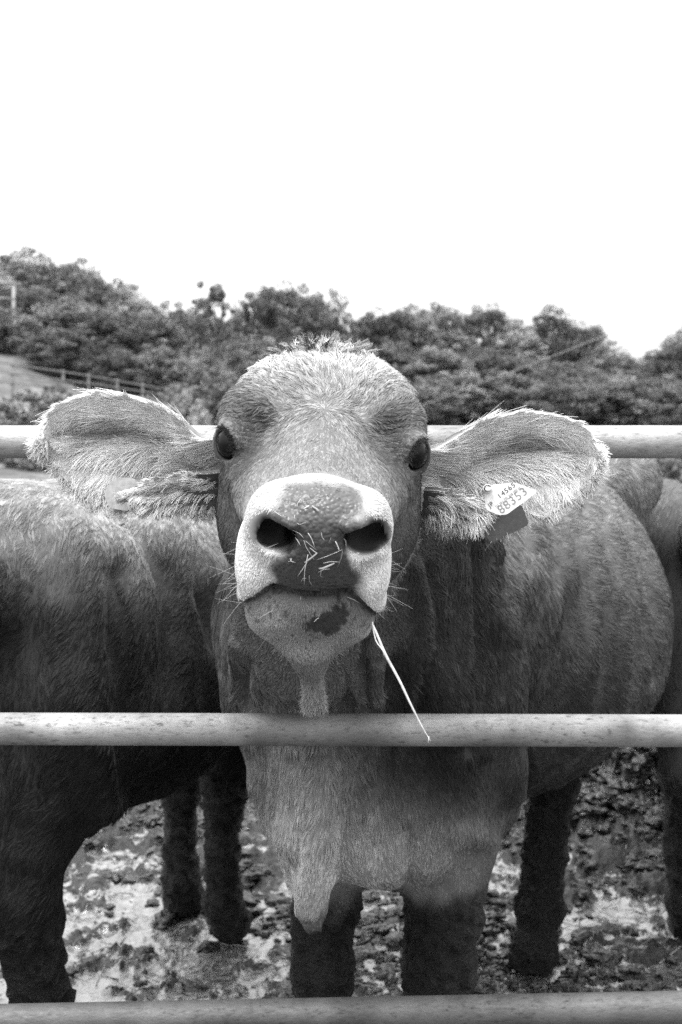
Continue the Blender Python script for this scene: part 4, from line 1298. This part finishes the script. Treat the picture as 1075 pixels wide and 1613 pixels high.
# short bits of straw stuck on the nose: (x0,y0,x1,y1,width in mm)
NS = [(488, 862, 502, 872, 1), (462, 840, 500, 866, .8), (486, 838, 497, 862, 1.2), (480, 850, 494, 880, .7), (492, 796, 502, 806, 3), (478, 802, 486, 796, 2),
      (470, 790, 512, 782, .5), (464, 812, 476, 826, 1.2), (462, 836, 480, 848, .8), (468, 846, 474, 858, 1.2), (480, 886, 500, 872, 2.6), (486, 874, 480, 918, 1.1),
      (468, 908, 486, 884, 1.0), (504, 894, 528, 886, 3.2), (510, 888, 536, 886, .8), (500, 902, 522, 898, .9), (474, 918, 482, 912, .9), (528, 852, 534, 868, 1.6),
      (542, 848, 546, 862, 1.2), (540, 866, 530, 894, .5), (500, 882, 540, 866, .6), (506, 840, 512, 850, .7), (455, 884, 458, 878, 1), (462, 880, 466, 886, 1),
      (474, 786, 470, 800, .6), (506, 898, 508, 910, .8), (433, 805, 446, 815, .8), (412, 866, 436, 857, 1.6), (544, 938, 568, 950, 1.6), (408, 974, 430, 962, 1.0),
      (496, 980, 504, 974, 1.2), (524, 848, 518, 856, .5), (470, 826, 482, 822, .5), (486, 906, 492, 922, .5), (540, 994, 545, 1002, .7), (472, 944, 476, 940, .8)]
from mathutils.bvhtree import BVHTree
fq = hf
bvh = BVHTree.FromPolygons([tuple(q) for q in hv], [tuple(q) for q in fq.tolist()])
camv = Vector((0, 0, CAMH))
def onface(px, py):
    d = Vector(P(px, py, 1.0)) - camv
    h_ = bvh.ray_cast(camv, d.normalized())
    return (np.array(h_[0]), np.array(h_[1])) if h_[0] is not None else (P(px, py, 1.45), np.array([0, -1, 0]))
PLACE = ['between the nostrils', 'on the nose leather', 'near the upper lip']
for i, (x0, y0, x1, y1, w) in enumerate(NS):
    a, na = onface(x0, y0); c_, nc = onface(x1, y1); mid, nm = onface((x0 + x1) / 2, (y0 + y1) / 2)
    if abs(a[1] - c_[1]) > .03: continue
    off = .0012 + .0008 * (i % 3)
    cam_dir = nrm(np.array([0, 0, CAMH]) - a)
    tt = np.linspace(0, 1, 5)
    A_, C2 = a + cam_dir * off, c_ + cam_dir * off * 1.8
    A_ = A_ + rr_.normal(size=3) * .0006; C2 = C2 + rr_.normal(size=3) * .0006
    ly = min(0, (mid[1] - (a[1] + c_[1]) / 2)) - .0006
    pth = [A_ + (C2 - A_) * t + np.array([0, ly, 0]) * 4 * t * (1 - t) for t in tt]
    bend_ = rr_.normal(size=3) * .0009; pth = [q + bend_ * (1 if 0 < k_ < 4 else 0) * (1.4 if k_ == 2 else .8) for k_, q in enumerate(pth)]
    v, f = tube(pth, [w * .00036 * k_ for k_ in (.8, 1, 1, .95, .7)], 6)
    tag(mesh_obj('straw_bit', v, f, (M_STRAW, M_STRAW2)[i % 3 == 1]), 'small bit of pale straw stuck on the nose or lips of the cow', 'straw', 'bits of straw stuck on the nose and lips')

# clods of churned mud: far too many to count
def icos():
    t = (1 + 5 ** .5) / 2
    v = nrm(np.array([(-1, t, 0), (1, t, 0), (-1, -t, 0), (1, -t, 0), (0, -1, t), (0, 1, t), (0, -1, -t), (0, 1, -t), (t, 0, -1), (t, 0, 1), (-t, 0, -1), (-t, 0, 1)], float))
    f = [(0, 11, 5), (0, 5, 1), (0, 1, 7), (0, 7, 10), (0, 10, 11), (1, 5, 9), (5, 11, 4), (11, 10, 2), (10, 7, 6), (7, 1, 8), (3, 9, 4), (3, 4, 2), (3, 2, 6), (3, 6, 8), (3, 8, 9), (4, 9, 5), (2, 4, 11), (6, 2, 10), (8, 6, 7), (9, 8, 1)]
    v = [tuple(q) for q in v]
    for _ in range(2):
        mid = {}; nf_ = []
        def m_(a, b):
            k = (min(a, b), max(a, b))
            if k not in mid: v.append(tuple(nrm(np.array(v[a]) + np.array(v[b])))); mid[k] = len(v) - 1
            return mid[k]
        for a, b, c in f:
            x, y, z = m_(a, b), m_(b, c), m_(c, a); nf_ += [(a, x, z), (b, y, x), (c, z, y), (x, y, z)]
        f = nf_
    return np.array(v), np.array(f)
cr_ = np.random.default_rng(99)
iv, if_ = icos()
CV, CF, off_ = [], [], 0
def clod(x, y, r_):
    global off_
    z = ground_zs[clod.i]; clod.i += 1
    s3_ = cr_.random(3) * 50
    d = (iv * (1 + 1.15 * fbm(iv + s3_, 2.1, 4, 7, .8)[:, None]) + .38 * noise3(iv + s3_, 2.6, 9)) * np.array([cr_.uniform(.9, 2.0), 1, cr_.uniform(.35, .75)]) * r_
    a = cr_.uniform(0, 6.28); M = np.array([[math.cos(a), -math.sin(a), 0], [math.sin(a), math.cos(a), 0], [0, 0, 1]])
    CV.append(d @ M + np.array([x, y, z + r_ * .12])); CF.append(if_ + off_); off_ += len(iv)
cl = []
while len(cl) < 3600:
    x, y = cr_.uniform(-1.25, 1.6), 2.4 + 3.4 * cr_.random() ** 1.2
    dn_ = fbm(np.array([[x, y, 0]]), 2.3, 3, 151)[0]
    if cr_.random() < float(sstep(-.05, .30, np.array(dn_))) + .05: cl.append((x, y, cr_.uniform(.04, .14) ** 2 * (1.1 + .8 * (cr_.random() < .10))))
for k in range(1500):                                            # the heap of trodden bedding and dung
    x, y = 1.02 + .24 * cr_.normal(), 4.75 + .26 * cr_.normal()
    cl.append((x, y, cr_.uniform(.09, .19) ** 2))
for k in range(420):
    cl.append((-.45 + .32 * cr_.normal(), 4.70 + .30 * cr_.normal(), cr_.uniform(.07, .16) ** 2))
cl = np.array(cl)
ground_zs = terrain(cl[:, 0], cl[:, 1])[0]; clod.i = 0
for x, y, r_ in cl: clod(x, y, r_)
m, n, l, b = mat_new('wet_clods')
tc = n.new('ShaderNodeTexCoord'); a_ = nd(n, 'ShaderNodeTexNoise'); a_.inputs['Scale'].default_value = 90; a_.inputs['Detail'].default_value = 8
l.new(tc.outputs['Object'], a_.inputs['Vector'])
r_ = grey_ramp(n, l, a_.outputs['Fac'], [(.35, .006), (.5, .014), (.66, .045)]); l.new(r_.outputs[0], b.inputs['Base Color'])
rr2 = grey_ramp(n, l, a_.outputs['Fac'], [(.4, .42), (.6, .14)]); l.new(rr2.outputs[0], b.inputs['Roughness']); b.inputs['Specular IOR Level'].default_value = .8
bp = n.new('ShaderNodeBump'); bp.inputs['Distance'].default_value = .01; l.new(a_.outputs['Fac'], bp.inputs['Height']); l.new(bp.outputs[0], b.inputs['Normal'])
tag(mesh_obj('mud_clods', np.concatenate(CV), np.concatenate(CF), m), 'dark clods of churned wet mud and dung trodden up in the pen', 'mud', kind='stuff')

# straw and litter trodden into the mud: nobody could count it
r = np.random.default_rng(5)
LT = []
for k in range(900):
    x, y = r.uniform(-1.3, 1.6), 2.5 + 3.2 * r.random() ** 1.3
    L_ = r.uniform(.02, .10); a_ = r.uniform(0, math.pi); w = r.uniform(.0006, .0018)
    dx, dy = math.cos(a_) * L_, math.sin(a_) * L_
    LT.append((x, y, x + dx, y + dy, w))
LT = np.array(LT)
z0 = terrain(LT[:, 0], LT[:, 1])[0]; z1 = terrain(LT[:, 2], LT[:, 3])[0]
zm_ = terrain((LT[:, 0] + LT[:, 2]) / 2, (LT[:, 1] + LT[:, 3]) / 2)[0]
pts_ = []
for k in range(len(LT)):
    x0, y0, x1, y1, w = LT[k]
    zc = max(zm_[k] + .003, (z0[k] + z1[k]) / 2 + .002)
    pts_.append(tube([(x0, y0, z0[k] + .002), ((x0 + x1) / 2, (y0 + y1) / 2, zc), (x1, y1, z1[k] + .004)], w, 5))
v, f = merge(pts_)
M_LIT = flat_mat('wet_straw', .20, .5)
tag(mesh_obj('straw_litter', v, f, M_LIT), 'wet straw and stalks trodden into the mud of the pen', 'straw', kind='stuff')

# ------------------------------------------------------------------ trees and shrubs
def leaf_material(name, lo, hi):
    m, n, l, b = mat_new(name)
    at = nd(n, 'ShaderNodeAttribute', attribute_name='leaf')
    oi = n.new('ShaderNodeObjectInfo')
    r = grey_ramp(n, l, at.outputs['Fac'], [(0, lo), (.55, (lo + hi) / 2), (1, hi)])
    k = math_node(n, l, 'MULTIPLY_ADD', oi.outputs['Random'], 1.0); k.node.inputs[2].default_value = .42
    mul = nd(n, 'ShaderNodeMix', data_type='RGBA', blend_type='MULTIPLY'); mul.inputs['Factor'].default_value = 1
    l.new(r.outputs[0], mul.inputs[6]); l.new(k, mul.inputs[7])
    l.new(mul.outputs[2], b.inputs['Base Color'])
    b.inputs['Roughness'].default_value = .55
    tr = n.new('ShaderNodeBsdfTranslucent'); l.new(mul.outputs[2], tr.inputs[0])
    ms = n.new('ShaderNodeMixShader'); ms.inputs[0].default_value = .12
    l.new(b.outputs[0], ms.inputs[1]); l.new(tr.outputs[0], ms.inputs[2]); l.new(ms.outputs[0], n['Material Output'].inputs[0])
    return m
M_LEAF = leaf_material('tree_leaves', .03, .28)
M_LEAFP = leaf_material('pale_shrub_leaves', .12, .32)
M_BARK = flat_mat('bark', .09, .9)
def make_tree(kind, label, seed, mat, h=6.0, w=4.4, base=.25, clumps=80, per=150, leaf=.12, openness=0.0, name='tree'):
    r = np.random.default_rng(seed)
    root = empty(name, (0, 0, 0), label, kind)
    # clumps over an uneven crown
    n0 = clumps
    d = nrm(r.normal(size=(n0, 3)))
    rad = r.uniform(.45, 1.0, n0) ** .6
    lump = 1 + .28 * noise(d * 1.0 + seed, 1.7, seed)
    c = d * (rad * lump)[:, None] * np.array([w / 2, w / 2, h * (1 - base) / 2]) * .92
    c[:, 2] += h * (base + (1 - base) / 2)
    cr = r.uniform(.35, .95, n0) * w / 8 * (1.0 - .35 * openness)
    V, A = [], []
    for k in range(n0):
        dd = nrm(r.normal(size=(per, 3))); dd[:, 2] = dd[:, 2] * .9 + .08
        pos = c[k] + dd * cr[k] * r.uniform(.6, 1.15, (per, 1)) * np.array([1.15, 1.15, .95])
        nn_ = nrm(dd + .8 * r.normal(size=(per, 3)) + np.array([0, 0, .25]))
        t1 = nrm(np.cross(nn_, r.normal(size=(per, 3)))); t2 = np.cross(nn_, t1)
        sz = leaf * r.uniform(.5, 1.3, (per, 1))
        V.append(np.stack([pos - t1 * sz, pos + t2 * sz * .5, pos + t1 * sz, pos - t2 * sz * .5], 1))
        A.append(np.clip(.45 + .30 * r.normal() + .15 * r.normal(size=per), 0, 1))
    V = np.concatenate(V).reshape(-1, 3); A = np.repeat(np.concatenate(A), 4)
    F_ = np.arange(len(V)).reshape(-1, 4)
    mesh_obj('crown', V, F_, mat, root, smooth=False, attrs={'leaf': A})
    tp = []
    lean = r.normal(size=2) * .15
    top = np.array([lean[0], lean[1], h * .72])
    tp.append(tube([(0, 0, -.5), (lean[0] * .2, lean[1] * .2, h * .2), (lean[0] * .6, lean[1] * .6, h * .45), tuple(top)], [h * .026, h * .021, h * .014, h * .004], 9))
    for k in range(0, n0, 4):
        t0 = r.uniform(.2, .62); a0 = np.array([lean[0] * t0, lean[1] * t0, h * t0])
        mid_ = (a0 + c[k]) / 2 + np.array([0, 0, .15])
        tp.append(tube([a0, mid_, c[k]], [h * .009, h * .006, h * .002], 6))
    v, f = merge(tp)
    mesh_obj('trunk', v, f, M_BARK, root)
    return root
def copy_thing(o, label=None):
    c = o.copy(); COL.objects.link(c)
    for ch in o.children:
        d = ch.copy(); COL.objects.link(d); d.parent = c
    if label: c['label'] = label
    return c
protos = [make_tree('tree', 'x', 101, M_LEAF, 6, 5.0, -.05, 210, 140, .085), make_tree('tree', 'x', 102, M_LEAF, 6, 4.2, -.05, 190, 140, .085),
          make_tree('tree', 'x', 103, M_LEAF, 6, 5.6, -.05, 220, 140, .085), make_tree('tree', 'x', 104, M_LEAF, 6, 3.6, .15, 90, 90, .08, .9)]
# (px of the crown centre, py of its top, distance, kind, width factor)
TREES = [(18, 397, 88, 2, 1.2), (75, 410, 86, 0, 1.0), (125, 411, 84, 1, 1.0), (160, 440, 82, 2, 1.0), (200, 452, 80, 1, .9), (45, 452, 76, 0, 1.1), (115, 470, 74, 2, 1.1),
         (185, 490, 72, 0, 1.0), (-30, 420, 80, 1, 1.2), (8, 500, 66, 1, 1.0), (240, 492, 78, 0, .9), (90, 530, 62, 0, 1.0), (160, 540, 62, 2, .9), (285, 478, 80, 2, .8),
         (340, 436, 70, 3, 1.0), (340, 500, 76, 0, .9), (400, 462, 78, 1, .9), (452, 444, 80, 0, 1.0), (500, 462, 82, 2, .8), (540, 482, 80, 3, .8), (250, 545, 64, 1, 1.0),
         (320, 545, 64, 2, .8), (400, 530, 66, 0, .9), (470, 520, 68, 2, .9), (545, 530, 70, 1, .8), (600, 488, 80, 0, 1.0), (655, 480, 82, 2, 1.1), (705, 484, 80, 1, .9),
         (765, 480, 84, 0, 1.0), (815, 506, 82, 1, .9), (872, 488, 84, 2, .9), (915, 508, 84, 0, .8), (955, 540, 82, 1, .9), (1005, 565, 84, 2, .8), (1068, 536, 70, 0, 1.0),
         (1110, 500, 72, 2, 1.0), (620, 540, 68, 1, 1.0), (690, 548, 68, 0, 1.1), (760, 545, 70, 2, 1.0), (830, 560, 68, 0, 1.0), (900, 570, 70, 1, 1.1), (970, 590, 68, 2, 1.0),
         (1040, 600, 64, 0, 1.0), (590, 600, 58, 0, 1.0), (660, 610, 56, 2, 1.0), (735, 605, 58, 1, 1.1), (810, 612, 58, 0, 1.1), (890, 620, 56, 2, 1.1), (975, 628, 56, 0, 1.1), (1060, 640, 54, 1, 1.0)]
KL = ['rounded dark tree', 'bushy dense tree', 'wide low tree', 'thin open tree']
def where(px):
    for a, t in ((-60, 'beyond the left edge'), (60, 'at the left edge'), (230, 'on the left hill'), (400, 'above the left ear'), (560, 'above the cow head'), (750, 'right of the cow head'), (960, 'above the right ear'), (1135, 'at the right edge'), (9000, 'beyond the right edge')):
        if px < a: return t
ORD = ['', 'leftmost ', 'second ', 'third ', 'fourth ', 'fifth ', 'sixth ', 'seventh ', 'eighth ', 'ninth ', 'tenth ']
used = set()
def row_of(Y): return 'on the skyline' if Y >= 76 else ('halfway down the wood' if Y >= 62 else 'at the foot of the wood')
for q_ in range(14):
    TREES.append((-90 - 75 * q_, 440 + 14 * (q_ % 4) + 5 * q_, 84 - 2 * (q_ % 5), q_ % 3, 1.3)); TREES.append((1165 + 70 * q_, 520 - 12 * (q_ % 3), 80 - 3 * (q_ % 4), (q_ + 1) % 3, 1.2))
TREES.sort(key=lambda t: t[0])
keys = [(KL[t[3]], row_of(t[2]), where(t[0])) for t in TREES]
for ti, (px, py, Y, kd, wf) in enumerate(TREES):
    x = (px - 537.5) * Y / FPX
    zg = ground_z(x, Y) - .15
    ztop = CAMH - (py - HY) * Y / FPX
    hh = max(ztop - zg, 2.2)
    k_ = keys[ti]
    lab = '%s%s %s, %s' % (ORD[keys[:ti + 1].count(k_)] if keys.count(k_) > 1 else '', *k_)
    if kd in used: o = copy_thing(protos[kd])
    else: o = protos[kd]; used.add(kd)
    o['label'] = lab; o['group'] = 'trees on the hill behind the pen'
    o.location = (x, Y, zg)
    s_ = hh / 6.0
    wsc = wf * Y / 80 * .95
    o.scale = (wsc, wsc, s_ * 1.03); o.rotation_euler = (0, 0, random.uniform(0, 6.28))
sh = make_tree('shrub', 'x', 201, M_LEAFP, 2.0, 2.2, .02, 60, 70, .07, .2, 'shrub')
sh2 = make_tree('shrub', 'x', 202, M_LEAF, 2.0, 2.4, .02, 60, 70, .07, .2, 'shrub')
SHR = [(60, 612, 46, 1, 1.6, 'dark spreading shrub on the meadow slope at the left edge'), (180, 618, 47, 1, 1.5, 'dark spreading shrub on the slope above the left ear'), (8, 655, 44, 0, 1.2, 'pale low shrub at the left edge above the top rail'),
       (325, 590, 44, 0, 1.25, 'tall pale shrub between the ear at the left and the head'), (288, 622, 40, 0, .8, 'pale low shrub behind the ear at the left, beside the tall one'),
       (262, 612, 46, 0, .9, 'pale shrub at the end of the far pipe railing'), (365, 600, 46, 1, 1.2, 'dark shrub hidden behind the forehead of the cow'),
       (15, 722, 42, 1, 1.2, 'dark shrub under the top rail at the left edge'), (75, 728, 40, 1, 1.1, 'dark shrub under the top rail, next to the left ear tip'),
       (1065, 715, 30, 1, 1.0, 'dark shrub under the top rail at the right edge'), (235, 640, 38, 1, .9, 'dark low shrub behind the ear at the left'), (130, 735, 40, 1, 1.0, 'dark shrub hidden below the ear at the left')]
us = set()
for (px, py, Y, kd, wf, lab) in SHR:
    o = (sh, sh2)[kd]
    if kd in us: o = copy_thing(o)
    us.add(kd)
    x = (px - 537.5) * Y / FPX; zg = ground_z(x, Y) - .1
    hh = max(CAMH - (py - HY) * Y / FPX - zg, .6)
    o['label'] = lab; o['group'] = 'shrubs in front of the wood'
    o.location = (x, Y, zg); o.scale = (wf * Y / 44, wf * Y / 44, hh / 2 * 1.05); o.rotation_euler = (0, 0, random.uniform(0, 6.28))

# far railing along the meadow
M_POST = flat_mat('weathered_pale_paint', .13, .6)
FL = [(-60, 560, 612, 50), (20, 574, 622, 50), (100, 586, 628, 51), (140, 592, 632, 52), (185, 600, 636, 53), (225, 607, 640, 54), (262, 613, 645, 55)]
fr = empty('pasture_railing', tuple(P(100, 628, 51)), 'pale three-bar railing running down the meadow slope at the left', 'fence')
for (px, y0, y1, Y) in FL:
    a, c_ = P(px, y0 - 3, Y), P(px, y1, Y)
    c_[2] = min(c_[2], ground_z(c_[0], Y)) - .1
    v, f = tube([c_, a], .05, 8); mesh_obj('post', v, f, M_POST, fr)
for fr_ in (0.0, .38, .76):
    v, f = tube([P(px, y0 + (y1 - y0) * fr_ * .8, Y - .06) for (px, y0, y1, Y) in FL], .028, 8)
    mesh_obj('rail', v, f, M_POST, fr)
pl = P(22, 445, 71)
gz = ground_z(pl[0], 71)
M_POLE = flat_mat('bleached_wood', .30, .7)
up = empty('utility_pole', (pl[0], 71, gz), 'thin pale utility pole with a crossarm at the left edge before the trees', 'pole')
v, f = tube([(pl[0], 71, gz - .3), (pl[0], 71, pl[2])], .085, 10); mesh_obj('post', v, f, M_POLE, up)
v, f = tube([(pl[0] - 1.6, 70.9, pl[2] - .02), (pl[0] + .1, 70.9, pl[2] - .02)], .05, 8); mesh_obj('crossarm', v, f, M_POLE, up)
v, f = tube([(pl[0] - 1.6, 70.9, pl[2] - .8), (pl[0] + .1, 70.9, pl[2] - .8)], .03, 8); mesh_obj('crossarm', v, f, M_POLE, up)
# overhead wire coming in from the right to a pole beyond the wood
M_WIRE = flat_mat('grey_cable', .30, .6)
wp = []
for t in np.linspace(0, 1, 24):
    px = 620 + (1300 - 620) * t; py = 655 - (655 - 385) * t + 6 * math.sin(math.pi * t)
    wp.append(P(px, py, 50 - 18 * t))
v, f = tube(wp, .013, 6)
tag(mesh_obj('overhead_wire', v, f, M_WIRE), 'thin overhead wire slanting down into the trees at the right', 'wire')
